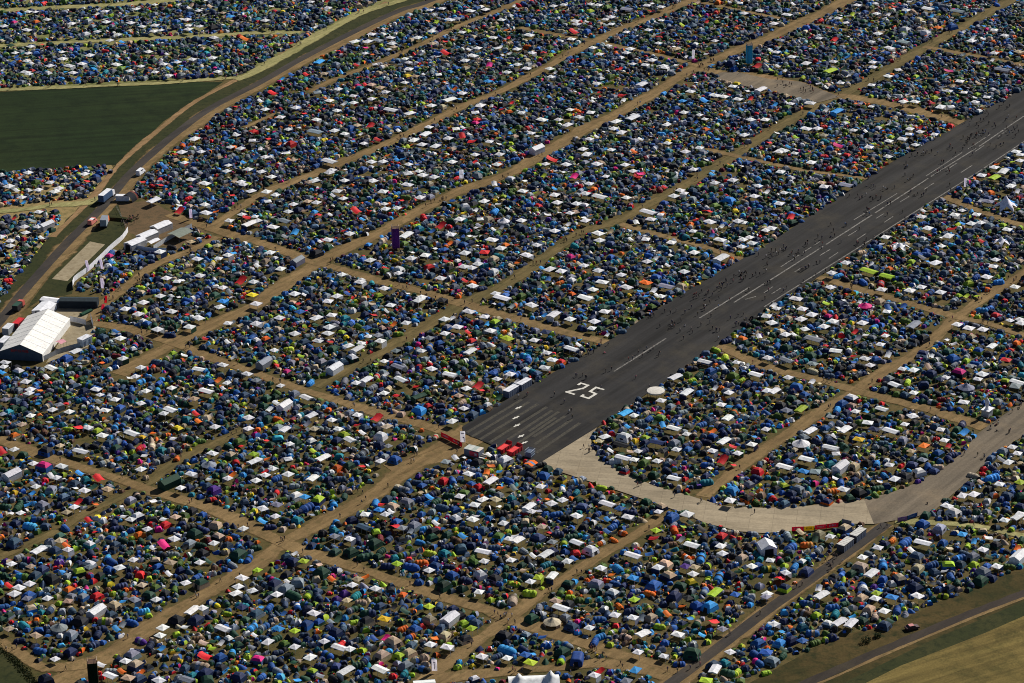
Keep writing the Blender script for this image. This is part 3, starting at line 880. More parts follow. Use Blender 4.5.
# Layout notes read off the camp, tile by tile: x,y in quarter-pixels of each tile, then shape and colour.
TILES = [
((0,0),"""110,42,gw 185,76,gw 250,48,Fe 410,44,gw 532,32,gw 575,30,do 100,98,do 105,115,bw 280,92,gw 335,130,Fw 265,112,do 380,120,gw 360,92,do 415,85,gw 460,132,gw 530,132,do 555,100,gw 605,97,gw 600,120,gw 510,88,gw 660,62,dr 665,130,dr 730,75,gw 735,115,gw 775,40,gw 780,100,gw 830,105,Fk 900,62,ac 885,118,fe 955,147,So 15,100,gw 240,82,dl 165,60,dr 70,45,dr 120,178,gw 195,255,gw 110,205,gw 245,230,gw 350,215,gw 320,247,bw 270,255,bw 325,270,dl 285,282,bw 100,280,bw 410,295,do 400,298,dc 235,305,tc 165,222,du 455,250,bw 485,215,fi 550,255,gw 580,200,gw 600,255,dr 625,240,dr 635,182,dl 690,185,dl 755,185,dl 640,250,gw 505,178,do 605,278,gw 705,255,sc 725,270,sc 745,292,tu 750,230,gw 830,225,gw 835,147,gw 850,278,gw 885,147,sm 910,232,dl 935,210,dr 990,212,do 470,310,dl 10,245,dl 25,290,dl 885,95,dl 110,672,gw 325,657,tc 395,660,fe 430,665,fe 970,418,sc 1000,428,fe 870,440,fm 920,455,fm 760,540,aw 680,600,sr 710,592,aw 785,590,gw 870,590,tn 740,610,do 880,630,Fu 885,665,gw 720,632,gw 985,545,gw 990,605,do 940,578,gw 970,660,gw 990,510,gr"""),
((255,0),"""40,20,fk 200,40,tc 285,30,gw 40,100,bk 40,80,gw 120,75,fe 20,158,so 145,165,Sr 20,182,tc 225,145,do 130,200,fn 250,238,Ac 200,290,sr 70,360,Sr 108,345,fr 210,410,fr 390,160,aw 440,160,aw 440,130,dr 455,132,gw 480,155,be 530,145,bw 535,168,bw 430,185,sp 455,210,so 370,250,dl 350,285,du 325,345,gw 290,390,gw 385,400,gw 270,285,gi 375,215,fw 430,205,gw 600,240,gw 595,182,dl 650,200,fw 690,120,gw 635,145,aw 625,85,tu 730,30,gw 790,70,be 840,40,bw 900,35,aw 760,75,bw 545,335,dl 510,358,gw 455,330,gi 490,340,gi 585,320,gw 620,345,dl 640,325,dr 625,295,gi 600,270,gw 465,300,dr 530,425,Bw 605,440,aw 690,410,aw 455,385,gw 760,385,Aw 810,362,aw 855,380,dl 665,520,Aw 620,545,aw 705,568,aw 745,205,Sr 915,250,Sp 820,235,gw 770,335,dc 745,335,du 850,215,bw 930,145,bw 985,115,so 990,245,sl 1000,258,tc 870,185,gw 910,315,bc 945,320,dc 985,280,bw 860,440,gw 890,455,fw 965,440,do 880,410,aw 785,500,gw 755,540,gw 810,527,Sr 850,550,Sr 895,490,sr 880,505,dr 935,505,sc 915,550,gw 955,600,bw 860,600,gw 1005,583,sl 600,570,sl 610,565,so 520,605,so 555,622,sc 600,640,gw 500,630,gw 455,630,bw 640,665,gw 770,630,bw 810,620,so 745,612,do 945,640,aw 530,668,dr 450,488,Sr 330,478,fr 480,540,Sr 400,485,gi 425,555,gw 350,520,gw 310,508,aw 235,510,Be 270,545,ty 340,580,fw 320,605,fi 290,625,Bw 250,595,dy 60,610,fw 95,640,fw 150,620,gi 40,610,gw 100,455,aw 40,425,gw 160,420,gw 240,465,bw 320,430,gw 130,500,gw 190,440,sr 100,495,do 50,540,sr"""),
((510,0),"""90,80,fw 255,80,bw 260,95,gw 395,90,gw 395,65,gw 310,72,dl 250,120,Sr 455,32,Be 125,12,do 170,22,gw 210,15,gw 315,12,gw 345,20,gw 535,20,gw 590,25,bw 545,42,sr 520,62,dr 560,42,sr 345,5,dl 390,20,dl 75,135,bw 28,190,bw 130,205,Sr 170,200,sc 100,240,dl 15,255,sc 30,250,bw 65,265,bw 240,150,gw 160,298,gw 155,268,gw 300,345,fl 210,330,tl 95,325,dl 205,385,sc 155,378,sc 340,325,gw 350,360,sr 350,375,dr 440,312,dl 440,370,Sr 515,325,Aw 470,190,gw 455,205,gw 370,210,do 330,215,dr 285,205,sc 350,210,gw 430,265,sr 400,255,dr 420,270,sr 480,245,gw 600,255,gw 605,262,bw 650,295,bw 555,235,gw 390,410,tc 315,437,aw 305,405,dr 270,455,bw 225,485,aw 235,425,gw 150,520,tc 190,465,gw 125,465,bw 45,435,gw 105,575,Mw 10,585,dl 15,630,fm 480,455,Aw 415,472,aw 405,500,aw 435,515,aw 500,475,dr 425,500,dl 525,480,dl 545,485,dl 600,362,tc 705,355,bw 685,330,dr 760,390,Sc 800,370,bw 835,375,bw 890,385,bw 870,335,bw 980,345,Aw 990,372,dr 940,383,sr 680,437,aw 610,485,gw 660,465,do 755,487,dl 770,535,tl 745,415,do 825,432,dl 800,440,dl 905,425,sc 940,465,bw 915,525,aw 930,550,fe 700,360,gw 630,385,do 590,520,tc 630,523,tc 540,590,fi 475,610,do 485,590,so 310,540,gw 285,580,aw 300,600,aw 165,620,Sr 180,595,fu 220,640,bw 325,640,fe 340,638,bw 160,668,do 265,665,dl 370,580,sc 395,580,gw 450,640,gw 505,675,Sp 650,660,fi 640,595,dl 615,555,gw 685,590,bw 740,575,gw 850,640,do 790,625,dr 790,665,sc 690,620,dr 670,110,dr 710,90,Cs 800,158,gw 660,185,sw 650,190,gi 640,160,dl 595,125,sr 710,58,sr 655,130,dy 620,95,dl 695,180,do 745,180,do 870,130,du 895,148,dl 990,135,fw 975,95,sr 890,100,sr 915,50,bw 975,40,gw 860,245,Fn 965,255,Sr 1000,255,fw 540,115,gw 660,190,gw 580,110,dr 580,165,gw 640,130,du"""),
((764,0),"""40,90,aw 90,55,bw 5,130,gw 65,155,be 100,160,dy 170,95,dr 275,150,Sr 215,145,gw 320,85,gw 365,18,bw 345,55,sl 290,70,gw 420,160,gw 410,95,sc 400,120,dy 325,220,sc 380,210,tc 275,238,dr 240,250,fw 165,245,aw 175,270,fi 260,272,Al 110,220,bw 90,205,sl 200,190,du 355,210,dc 300,320,gw 425,240,gw 425,260,gw 370,215,du 480,80,fw 440,50,gw 470,70,fw 500,12,sr 510,100,do 550,115,Fw 545,160,Be 555,40,gw 605,75,fi 590,75,fw 630,125,Fw 640,30,Bw 665,30,tc 655,60,sc 640,130,fw 625,155,tn 680,105,bo 735,100,Fu 755,40,Be 745,60,sm 810,55,dy 870,22,tm 910,15,tu 875,75,dl 810,160,gw 710,160,dl 875,100,dl 900,205,bw 940,135,gw 995,200,bi 1000,100,do 935,185,do 870,185,dl 990,80,so 590,175,dp 550,195,do 530,210,dr 490,185,bw 445,130,gw 420,330,gw 370,345,dr 485,295,bw 550,335,fo 530,315,sc 545,395,gw 600,385,tc 590,395,bw 665,380,fl 690,415,aw 655,432,do 710,320,tn 680,290,tn 765,315,bw 855,245,du 820,240,sr 930,268,Be 870,285,tl 720,272,Sp 660,270,dr 790,385,dr 825,395,gw 870,375,gw 720,355,gw 725,310,dr 650,445,do 575,455,tw 610,470,ty 700,490,tc 690,500,dy 645,525,dr 650,515,du 570,500,gw 540,540,bw 565,520,gw 610,510,gw 610,495,sr 465,570,do 485,610,gw 395,610,so 520,600,bw 520,595,sc 290,565,Sp 410,575,gw 285,430,Ac 350,505,gw 225,482,do 260,467,do 165,500,bw 140,472,dr 210,500,gw 195,550,fu 60,590,bw 90,620,fn 185,632,aw 185,445,tc 75,585,bw 125,535,sl 5,465,bw 120,595,gw 290,540,do 235,525,gi 375,430,fn 230,570,do 40,435,dr 20,450,dr 105,400,gw 180,400,bw 150,410,dl 210,390,dl 985,590,bw 1000,600,gw 900,650,gw 935,665,Aw 910,640,so 1000,625,gw"""),
((0,170),"""120,12,gw 35,65,gw 85,105,gw 150,75,gw 215,85,gw 195,45,gw 255,80,do 290,50,do 215,10,do 230,70,gw 330,12,gw 385,5,fu 90,125,sc 40,295,gw 45,345,dl 60,370,gw 40,275,gw 95,220,gw 85,185,dm 100,240,gw 180,205,Mw 205,200,to 200,230,fm 180,250,dl 130,280,dl 30,345,do 70,350,sc 40,440,dr 75,345,sc 160,285,dl 560,50,dr 620,55,Sr 555,45,sr 600,115,Aw 575,105,dm 630,25,fu 745,35,bw 800,50,bw 845,20,dr 950,55,gw 980,80,aw 940,45,bw 905,95,sr 690,120,fw 700,155,Sr 800,135,gw 790,115,dl 845,160,so 805,165,bw 815,160,bw 900,220,fo 975,205,Aw 945,170,gw 950,240,fn 965,180,Sr 895,195,gw 815,260,dr 890,330,bw 910,322,sc 770,345,bw 850,290,gi 790,370,dc 735,355,dl 710,370,dl 830,365,ti 870,455,gw 940,430,Sr 990,435,gw 780,410,bw 710,460,tm 640,465,dr 625,490,gw 805,485,do 650,420,bw 595,410,dr 420,370,fw 440,465,dr 440,485,sc 780,440,dm 760,495,tu 800,510,tn 870,510,bc 985,485,by 970,470,sy 1000,520,bw 960,545,dn 670,550,bw 775,575,bw 605,585,ti 685,605,fm 740,610,bw 615,620,bw 490,540,aw 540,560,bw 510,580,dl 560,515,bw 530,510,fm 470,655,bw 890,595,gw 910,635,dr 970,665,fc 1000,600,gw 920,560,dl 680,270,dr 490,300,dr 745,275,gi 625,320,gw 655,330,dy"""),
((255,170),"""25,5,gw 65,25,gw 110,5,du 80,95,gw 45,85,gw 150,130,gw 130,160,gw 230,40,aw 210,45,gi 285,55,do 350,40,gw 320,80,bw 235,95,do 240,125,aw 345,110,gw 290,10,gw 300,0,gw 395,155,Sr 245,172,Sr 320,168,fr 115,195,Be 70,220,bw 155,240,Sc 195,245,fu 10,195,gw 375,200,dl 300,225,dl 350,235,sr 370,248,gw 285,270,bw 315,265,dr 420,190,sc 460,40,bw 475,130,fi 510,150,gw 555,145,gw 570,115,sr 555,90,tc 585,170,dl 645,105,aw 610,85,dr 595,55,bw 700,25,gw 655,18,bw 500,85,gw 590,250,Aw 500,272,ti 430,245,fk 240,320,Fk 165,345,Me 60,320,aw 100,385,gw 120,420,bw 155,485,gw 145,535,tc 165,520,sr 95,550,dr 95,575,bw 60,570,fl 20,605,bw 5,440,gw 75,465,dr 180,410,dr 285,510,aw 320,490,aw 380,545,fw 340,500,sc 240,575,aw 300,565,gw 330,560,dl 290,615,gw 285,635,bw 245,665,bw 155,640,gw 340,405,gw 410,435,bw 450,350,aw 505,460,bw 530,450,dl 480,400,dr 510,380,sr 560,385,fw 545,350,ty 575,350,dl 610,345,gw 665,330,gw 560,400,gw 650,495,aw 530,525,gw 550,545,dr 610,550,do 590,595,gw 480,640,gw 550,630,do 450,590,fi 540,600,so 625,585,tc 655,525,do 425,645,tc 415,675,gw 725,215,Sr 710,285,fw 745,295,tu 765,250,gw 760,285,so 820,220,fn 750,355,sr 700,370,fw 725,420,bw 620,405,tc 820,325,gw 815,375,bw 870,365,gw 815,395,dl 730,465,dl 755,465,dy 705,385,dr 800,480,do 850,450,bw 820,430,sr 870,280,dl 895,120,aw 820,140,fw 815,165,sy 935,160,Tc 910,190,Fi 970,190,Cw 960,270,fu 925,270,bw 930,340,Fi 930,390,Fw 980,355,dl 990,165,fk 960,305,gw 955,50,do 860,210,dl 770,355,dr 700,180,dl 800,190,gw 990,120,dl 880,275,dl 835,550,bw 730,505,bk 640,505,aw 890,520,dl 965,495,Bw 940,480,gw 780,590,fu 790,610,bw 920,625,bw 970,630,fo 985,655,bl 860,655,dn 680,655,gw 710,635,do 740,580,gw 935,590,fm"""),
((510,170),"""50,80,bw 100,88,sl 130,85,dr 175,95,aw 175,70,sc 250,22,Sp 165,60,do 310,50,gw 295,90,gw 350,100,Bw 435,95,to 455,105,gw 500,20,Sr 595,25,do 480,0,gw 560,65,dr 385,85,fu 250,112,dy 260,130,gw 235,165,gw 185,125,gw 170,205,fc 175,235,gw 295,195,aw 80,135,tu 45,195,bw 100,270,dl 105,290,gw 65,330,bw 30,360,so 155,270,fe 110,215,dl 350,205,dn 315,175,do 300,260,dn 540,160,Bw 665,78,gw 640,100,gw 550,190,bw 585,220,dm 455,250,dl 350,275,gw 345,245,bw 530,270,gw 630,280,gw 690,300,dl 680,255,Tt 640,250,dr 715,235,gw 770,160,Sr 780,155,bw 740,165,dl 855,115,Fc 800,50,gw 790,15,sc 970,60,gw 955,100,bw 965,30,tc 870,40,gw 910,165,dl 820,150,dm 780,200,bw 820,270,bw 910,200,gw 910,270,gw 905,295,gw 945,285,gw 1000,230,gw 960,240,dy 890,200,gw 720,320,bw 740,360,dl 825,338,Aw 865,343,do 835,370,dr 755,390,do 790,385,gw 680,395,bw 610,450,Be 455,455,bw 360,435,bw 435,405,gw 245,400,dy 290,370,gw 370,355,dl 345,390,gw 155,385,aw 200,395,gw 180,360,fe 100,440,Fe 195,440,to 210,465,fo 295,495,Bw 370,550,bw 170,560,Aw 235,580,aw 85,525,bw 20,525,to 165,510,dl 150,505,do 165,475,dr 250,355,do 265,335,fo 530,437,bo 535,490,sc 480,310,dl 540,330,tu 320,415,dn 470,530,dl 320,615,gw 330,590,gw 370,630,fk 410,590,tm 590,490,gw 565,520,tn 95,660,gw 140,630,bn 45,600,dm 60,640,du 130,410,dl"""),
((764,170),"""80,85,gw 40,140,dc 25,130,dl 65,5,gw 105,180,Sr 30,225,aw 185,95,fm 175,110,gm 190,50,dy 225,45,gi 235,65,gw 285,80,Be 320,55,Be 165,155,dl 60,130,gw 45,250,sc 240,130,do 175,120,dl 900,25,Al 940,5,Aw 965,60,aw 830,35,so 850,20,gw 815,60,fu 875,120,be 615,180,aw 655,165,dr 695,165,dr 640,225,aw 590,220,tc 475,260,gw 545,270,do 495,295,dr 545,345,do 465,345,dl 410,390,Bl 480,410,Bl 670,360,aw 635,355,sc 720,255,aw 810,207,aw 775,205,sc 745,175,gw 830,170,gw 735,225,Sr 735,290,tc 750,300,fm 880,245,dl 950,230,bw 835,260,do 850,275,sr 780,355,fi 790,310,do 800,375,fi 870,415,bw 905,345,gw 895,375,gw 965,335,do 1005,340,do 880,430,dl 800,440,fl 790,490,sl 835,490,sl 690,475,bw 615,455,gw 570,470,gw 650,475,tu 545,465,dl 460,465,gw 395,520,Cp 430,520,fr 350,515,do 220,435,fi 260,455,gw 265,400,gw 320,360,gw 290,410,tc 320,415,dp 170,475,dl 125,500,bw 50,535,gw 150,540,bw 270,588,bw 235,610,gw 145,580,gw 85,640,gw 195,655,Be 110,600,dr 55,570,do 30,595,gw 10,570,gw 75,600,do 345,580,tu 385,595,bw 300,640,fe 310,560,dy 455,600,fu 430,610,tc 510,600,do 585,600,Ae 475,625,do 470,640,sr 480,550,gw 450,510,fi 620,655,fk 920,520,dl 850,545,tc 980,455,gw 1000,580,gw 1005,595,bw 875,580,dl 975,580,dr 755,600,gw 800,615,bw 860,625,tc 855,620,bw 690,670,dn 970,650,dl 1005,665,dr 915,435,tc"""),
((0,340),"""20,85,bw 10,125,sc 200,105,Bw 275,60,fu 295,40,Aw 460,85,fe 480,70,gw 550,105,bw 530,140,aw 600,105,tr 435,175,do 300,140,dr 550,160,tc 490,65,sl 635,30,gw 680,115,Tm 775,110,Bw 870,95,bw 965,130,bw 1000,155,bw 805,195,Bw 885,165,gw 940,155,do 895,190,do 670,185,bw 620,165,tu 570,197,bw 630,215,do 375,190,bw 390,210,gw 480,15,dl 450,230,bw 550,245,bw 575,270,dl 595,268,dl 665,268,Bw 515,290,fi 85,212,dr 20,230,bw 230,250,bw 270,278,bw 120,293,bw 85,330,gi 10,285,gw 410,272,bw 300,340,Sr 345,340,bw 265,345,tl 400,370,bw 515,360,Bw 600,360,so 650,370,to 610,385,do 545,420,tr 690,460,to 625,395,fi 665,425,fi 450,335,tc 180,430,Fu 235,410,gw 200,405,du 265,375,tu 315,430,Bw 55,425,bw 360,405,dl 550,505,gw 430,455,fi 460,500,fi 385,535,Sr 240,490,bw 420,580,bw 130,480,gw 100,510,fi 45,515,Mw 220,535,bw 140,570,gw 330,585,bw 310,590,ai 70,580,do 200,605,dl 305,630,sr 290,650,gw 280,655,dy 370,640,so 260,670,bi 80,670,gw 165,640,fe 230,640,fn 110,640,sc 125,595,sc 5,430,Sr 170,490,Fu 745,520,bw 660,545,Mm 705,575,bw 835,580,Fv 885,590,dl 890,540,gw 905,525,so 890,500,fi 815,475,Ce 830,440,bw 840,340,gw 970,345,gw 970,300,gw 865,315,tm 775,315,so 805,300,fi 765,285,sr 945,300,fc 940,230,dy 990,470,Aw 1000,550,gw 945,580,fk 965,585,dr 875,475,dl 880,625,fm 515,645,fl 570,665,dl 650,665,tu 640,285,gw 760,405,dl 770,380,fm"""),
((255,340),"""35,80,Me 110,60,dr 75,35,gw 175,85,fm 235,100,fi 310,100,Mw 215,165,tc 180,60,sl 245,5,gw 400,30,Aw 380,65,Fm 450,45,dr 365,20,aw 490,5,gw 550,40,gw 470,90,sl 560,100,Be 570,150,Bw 435,150,Aw 395,165,aw 490,160,dl 450,135,dl 505,205,bw 555,215,sr 640,215,Am 525,250,fo 480,155,dl 650,40,bw 680,25,tu 690,110,bw 760,130,Bw 685,92,fr 640,130,du 840,40,Aw 755,60,dl 745,75,dl 740,110,dr 920,15,fw 985,35,dn 930,125,bu 990,125,tc 945,150,bw 870,175,Sr 835,165,bi 820,175,fw 990,195,Ae 880,195,sr 795,215,ai 815,265,bw 770,315,aw 640,270,fc 640,300,du 760,255,du 545,275,fi 570,285,fi 610,300,dr 780,300,dl 690,235,fn 305,180,do 290,190,dl 320,180,dr 200,220,Bw 100,175,gw 10,160,gw 115,245,Mw 65,195,dl 200,275,fi 220,290,Aw 285,270,fo 300,310,bw 400,290,bw 475,300,Sr 515,335,ai 400,330,sr 400,355,do 380,318,fn 325,345,bw 490,370,Fw 370,385,Bw 445,390,dr 115,345,Aw 230,345,bi 170,370,dl 40,340,dy 35,370,du 40,390,sr 135,405,gw 245,415,fe 265,455,Aw 10,465,gw 80,450,dl 45,480,fn 130,460,gw 70,500,bw 40,525,bw 10,545,gw 225,535,Aw 200,480,dp 150,555,dl 85,590,tr 160,605,fw 195,610,bc 305,610,fl 245,620,fn 365,585,fi 305,635,tc 420,560,dl 415,490,sr 490,470,aw 520,410,gw 580,350,do 575,375,fl 640,375,fe 650,350,do 545,460,Fu 580,465,tc 615,420,fi 545,365,dl 490,330,fw 200,650,Tu 270,665,do 85,640,be 30,655,bw 835,520,bw 920,545,Aw 975,465,Fw 955,510,sc 905,515,so 960,575,so 800,490,dl 745,475,ge 690,575,do 735,545,fr 655,540,fl 770,545,tu 800,610,gw 890,620,aw 860,610,fi 940,620,bi 920,490,so 990,545,tu 965,545,du 1005,600,fi 590,630,fe 535,645,fi 470,635,tc 485,660,bc 495,640,sr 650,660,fm 740,580,fn 715,545,tn"""),
((510,340),"""20,25,dl 60,60,tc 145,50,gw 25,130,tu 80,30,fu 165,75,bw 240,30,Bw 135,105,bw 170,50,dr 200,125,sc 645,140,Aw 760,80,Bw 690,200,Aw 740,175,dl 710,155,tl 590,237,gw 485,240,dl 655,245,dr 650,200,do 745,232,do 800,185,sw 855,205,gw 820,205,dy 905,155,tl 910,125,fu 960,130,Bw 985,130,do 885,85,gw 1005,195,aw 945,260,fe 860,258,sc 825,250,bw 850,300,Aw 835,390,Aw 790,355,so 800,370,do 640,340,Bw 690,365,gw 700,330,fe 560,270,dp 580,285,do 450,280,Ac 485,292,aw 460,335,sc 540,305,tu 420,315,ti 365,325,Fw 370,375,aw 395,360,fu 445,375,fw 500,385,do 505,365,dl 390,385,dn 435,405,Bk 575,395,Bn 500,430,gw 595,430,bk 650,428,gw 640,400,fe 735,395,do 790,430,bw 830,465,Sr 870,485,sr 890,440,gw 945,405,bw 950,375,sc 985,355,sc 1000,345,gw 960,320,fk 1000,280,fu 750,315,do 440,455,Bw 485,465,gw 575,470,bw 560,513,do 640,535,Bw 635,490,dr 720,490,dl 735,510,fm 770,485,tu 680,475,du 710,460,dl 715,555,fm 765,550,Tt 690,585,fr 660,570,dw 625,565,dn 510,520,dl 355,430,fe 350,390,gi 410,470,tw 590,365,dn 875,555,fe 865,580,Fc 965,510,Fr 1000,465,dr 925,615,Fo 845,620,tm 980,600,fi 1010,610,dc 950,585,dl 880,650,dl 900,525,dv 75,495,so 130,520,Fu 200,540,fy 255,548,Ti 120,570,gw 150,585,fr 205,580,tw 60,560,fe 75,645,Aw 205,625,gw 155,635,dl 120,630,dc 315,565,fr 305,605,dy 380,635,Bw 430,655,bu 450,610,dl 280,645,fn 340,670,sc 580,665,gw 525,660,fk 405,605,dl 470,630,fk 635,680,tu"""),
((764,340),"""90,75,Be 280,38,Bw 215,45,fu 190,90,bw 50,20,tu 15,70,gw 255,75,do 260,145,Fs 280,160,dr 340,160,do 310,150,dm 320,130,dm 395,70,bw 415,95,gw 455,15,aw 150,30,do 355,10,do 240,20,sr 180,55,fm 130,40,dm 95,145,gw 70,175,dl 125,175,Fu 40,195,Aw 110,200,fn 145,265,Al 195,190,fm 240,210,dl 105,305,fw 15,345,gw 65,320,dl 35,250,dy 15,230,tm 685,10,tu 740,65,Fu 620,50,fw 585,115,aw 540,110,gw 690,50,dm 715,40,fm 790,80,fl 805,100,gw 870,90,fw 890,20,Aw 810,30,dl 770,20,dl 945,75,br 990,160,Bw 760,125,Fk 790,175,Ce 835,150,bw 690,150,bn 710,145,gw 510,170,Bw 450,155,dr 525,125,sr 585,205,gw 575,190,dc 620,235,fm 630,240,dl 685,250,dr 780,240,bw 795,255,fo 850,195,dr 885,205,dy 910,210,tl 920,180,dl 950,80,dr 985,110,do 945,230,do 600,225,dv 835,115,dl 340,222,Fk 285,270,tc 305,245,fu 400,250,tu 460,265,Bw 580,295,gw 405,320,bw 495,350,Bw 430,345,bn 315,345,Aw 260,295,gw 180,350,Aw 145,395,Cw 210,375,fc 260,415,Bw 165,460,Bw 80,490,Bw 155,510,bc 200,515,gw 300,485,Mw 130,548,gw 90,625,bw 30,610,Tc 30,650,dl 60,455,dl 10,465,dr 55,470,fm 240,430,fe 235,545,tu 310,580,bw 290,610,dy 370,590,Fk 385,560,do 445,575,tm 440,480,tc 490,485,bw 535,490,dr 470,525,tc 510,540,aw 550,530,fi 540,385,fe 575,355,dr 630,380,fi 625,410,ao 690,345,gw 665,325,do 705,390,gw 590,445,fe 575,430,gw 620,465,bw 605,510,Fw 640,490,tu 660,450,dl 680,440,fm 720,410,sr 735,430,do 780,355,Sc 775,395,fl 695,425,dl 480,415,fm 370,385,by 445,390,dl 360,355,dl 350,430,fm 400,440,dm 460,460,dk 510,400,dl 460,580,tu 600,475,dm 450,445,dl 430,530,fi 970,415,gw 990,440,bw 955,475,aw 890,535,Tc 920,560,bw 855,520,dr 715,645,bw 775,605,aw 820,600,aw 780,580,dc 870,625,fe 880,660,dl 1000,555,gl 1000,675,gw 900,600,fe 1005,610,fm 925,450,dl 735,600,du 970,595,du"""),
((0,508),"""80,12,gw 260,12,bi 115,65,Tc 215,15,dv 55,130,Fs 195,130,fe 150,160,Aw 265,160,bw 260,145,so 235,128,gw 275,98,do 325,80,do 255,75,tu 230,55,dl 335,105,dc 345,45,sr 410,38,dy 440,25,dl 440,100,dl 510,42,bw 545,98,Fo 575,80,bw 590,60,fr 645,60,fr 640,138,Sp 680,118,bw 685,32,bw 710,60,fn 595,40,fn 760,95,Fm 840,60,fi 790,20,fu 925,70,tn 950,78,bw 1005,130,do 930,140,du 930,175,Fm 970,195,tu 880,165,fi 860,205,fn 885,235,fu 835,135,bw 780,210,bw 825,250,fi 665,210,bi 735,175,fm 740,130,fe 575,165,dl 575,185,dm 540,185,du 520,200,bw 470,190,dl 370,190,dr 350,228,bw 420,190,tc 410,170,du 265,210,fi 230,210,fv 235,225,do 45,215,gw 120,225,gi 25,205,fv 85,262,tc 200,270,Fk 75,308,bw 35,300,sr 55,275,dl 5,290,dc 200,305,dl 290,300,dr 310,245,fm 335,240,fm 375,305,fi 440,330,fl 425,290,fm 505,235,fn 545,253,Fr 555,298,bi 480,275,fk 525,355,be 610,355,aw 640,370,dl 725,290,bw 770,265,tu 785,290,fi 640,320,dl 495,395,dm 580,415,fl 560,400,tc 445,375,fi 375,390,Mw 410,435,Ti 390,468,Tn 380,490,tn 365,530,tn 515,445,tu 545,430,du 455,470,sc 470,445,do 465,495,du 430,500,fm 185,350,bw 270,365,dr 265,360,gi 240,400,fe 120,385,fc 105,350,gw 80,370,du 15,380,tu 5,430,gm 35,470,gw 110,445,dr 165,450,dl 230,455,Ce 140,495,bw 190,495,su 260,440,tu 310,435,Fk 290,450,dy 275,490,fe 310,567,dr 215,585,gw 205,610,fk 150,590,dk 240,560,dr 65,540,tu 95,545,dr 155,555,tu 370,530,tn 220,670,bw 180,665,fn 330,515,dl 845,375,ty 750,395,Aw 790,388,bw 945,270,bw 920,330,aw 870,465,Bw 1000,240,dl 1000,405,Fe 890,320,dm 985,320,bw 890,410,tl 820,365,du 900,410,tl 935,420,du 945,385,bn 985,460,tc 840,440,dl 760,470,dr 690,490,fl 690,430,fk 765,430,Fn 625,495,bw 585,535,tn 550,515,tv 600,510,fi 635,465,gw 715,520,du 625,550,du 630,545,sc 690,575,fi 775,570,du 815,540,fl 800,575,Sr 780,610,Ti 740,570,dm 730,480,dl 830,545,sl 860,575,Fu 905,565,tc 865,620,fc 915,625,fl 965,575,fl 980,540,fe 925,600,do 1000,590,gc 930,505,fi 990,630,du 850,640,fn 800,640,Fn 730,665,Be 640,615,fm 620,670,bw 700,660,fe 810,670,Fm 490,595,bw 430,650,Bw 395,610,sw 475,635,so 515,570,fe 530,610,fn 540,660,fn 450,550,sr 500,660,bi 930,655,fn 455,575,dl"""),
((255,508),"""430,22,bw 415,18,fe 510,22,bw 320,55,tc 425,70,Bs 310,108,bw 370,118,bw 505,50,dr 545,70,Sr 575,75,bw 620,65,fe 665,78,tc 645,130,tc 740,45,fi 600,130,dl 650,18,fu 690,10,fe 790,25,fe 850,42,bw 970,57,bw 950,105,fc 910,35,fu 990,115,gw 890,165,Bw 900,125,fw 805,150,Fs 785,95,dl 865,110,fu 895,205,bw 950,240,tu 1000,200,gw 940,190,fu 880,255,fw 935,268,Fe 875,325,bw 1000,292,fl 920,355,fl 955,292,du 1005,355,Ti 860,285,dr 790,238,dr 855,260,fo 870,240,do 770,255,fu 810,310,fm 735,300,fm 695,145,fe 700,195,fu 600,195,fr 555,215,bl 650,210,To 655,215,dm 610,225,Tu 680,242,gw 640,160,fn 640,285,fu 630,260,du 430,185,Tm 375,165,Fm 465,135,fm 315,155,du 265,120,dm 265,95,fk 190,205,bl 65,215,dl 10,240,gl 120,95,fk 170,70,dy 80,30,gw 30,50,sc 260,245,Fm 240,275,fi 165,285,fe 75,295,Fe 120,310,Fe 85,335,bw 150,335,Tm 165,380,tu 290,330,dr 285,378,dr 320,350,fv 350,330,fv 300,275,so 380,298,bw 400,275,bi 470,312,bw 430,340,dr 425,300,fe 530,315,fc 430,265,so 500,295,fl 575,310,dl 580,385,tu 620,362,du 680,382,bl 700,400,fn 760,420,Mw 845,467,bl 815,445,fl 635,440,tc 680,430,fi 625,470,fi 575,470,to 505,430,by 570,440,fm 605,500,tu 665,495,du 700,505,so 685,530,bw 750,540,bw 740,490,fi 820,505,fi 540,515,Fi 510,505,sp 515,515,bw 455,540,fe 495,570,Fi 430,470,fm 440,405,Tm 435,440,fi 395,510,fe 395,420,fm 360,358,gw 230,408,bw 265,420,fn 315,480,fn 200,450,fu 155,477,bl 240,462,dl 160,440,fw 140,405,dr 90,468,bc 35,460,tu 15,410,Fs 55,385,tu 20,385,sc 50,520,aw 155,540,gw 270,518,bw 330,540,Bw 370,550,gw 215,580,aw 285,570,tu 10,585,Fs 65,615,tu 25,655,tu 195,660,fm 160,625,dm 250,605,dy 355,630,Aw 490,625,Bw 400,600,dl 405,640,du 590,610,Fe 660,625,tu 665,600,fi 660,580,fi 560,575,fl 600,560,fi 430,590,tn 345,600,fn 985,550,Tc 885,577,bw 985,582,gw 945,625,dp 850,615,dy 825,605,dl 970,490,Fk 915,545,fr 980,490,dr 850,580,dl"""),
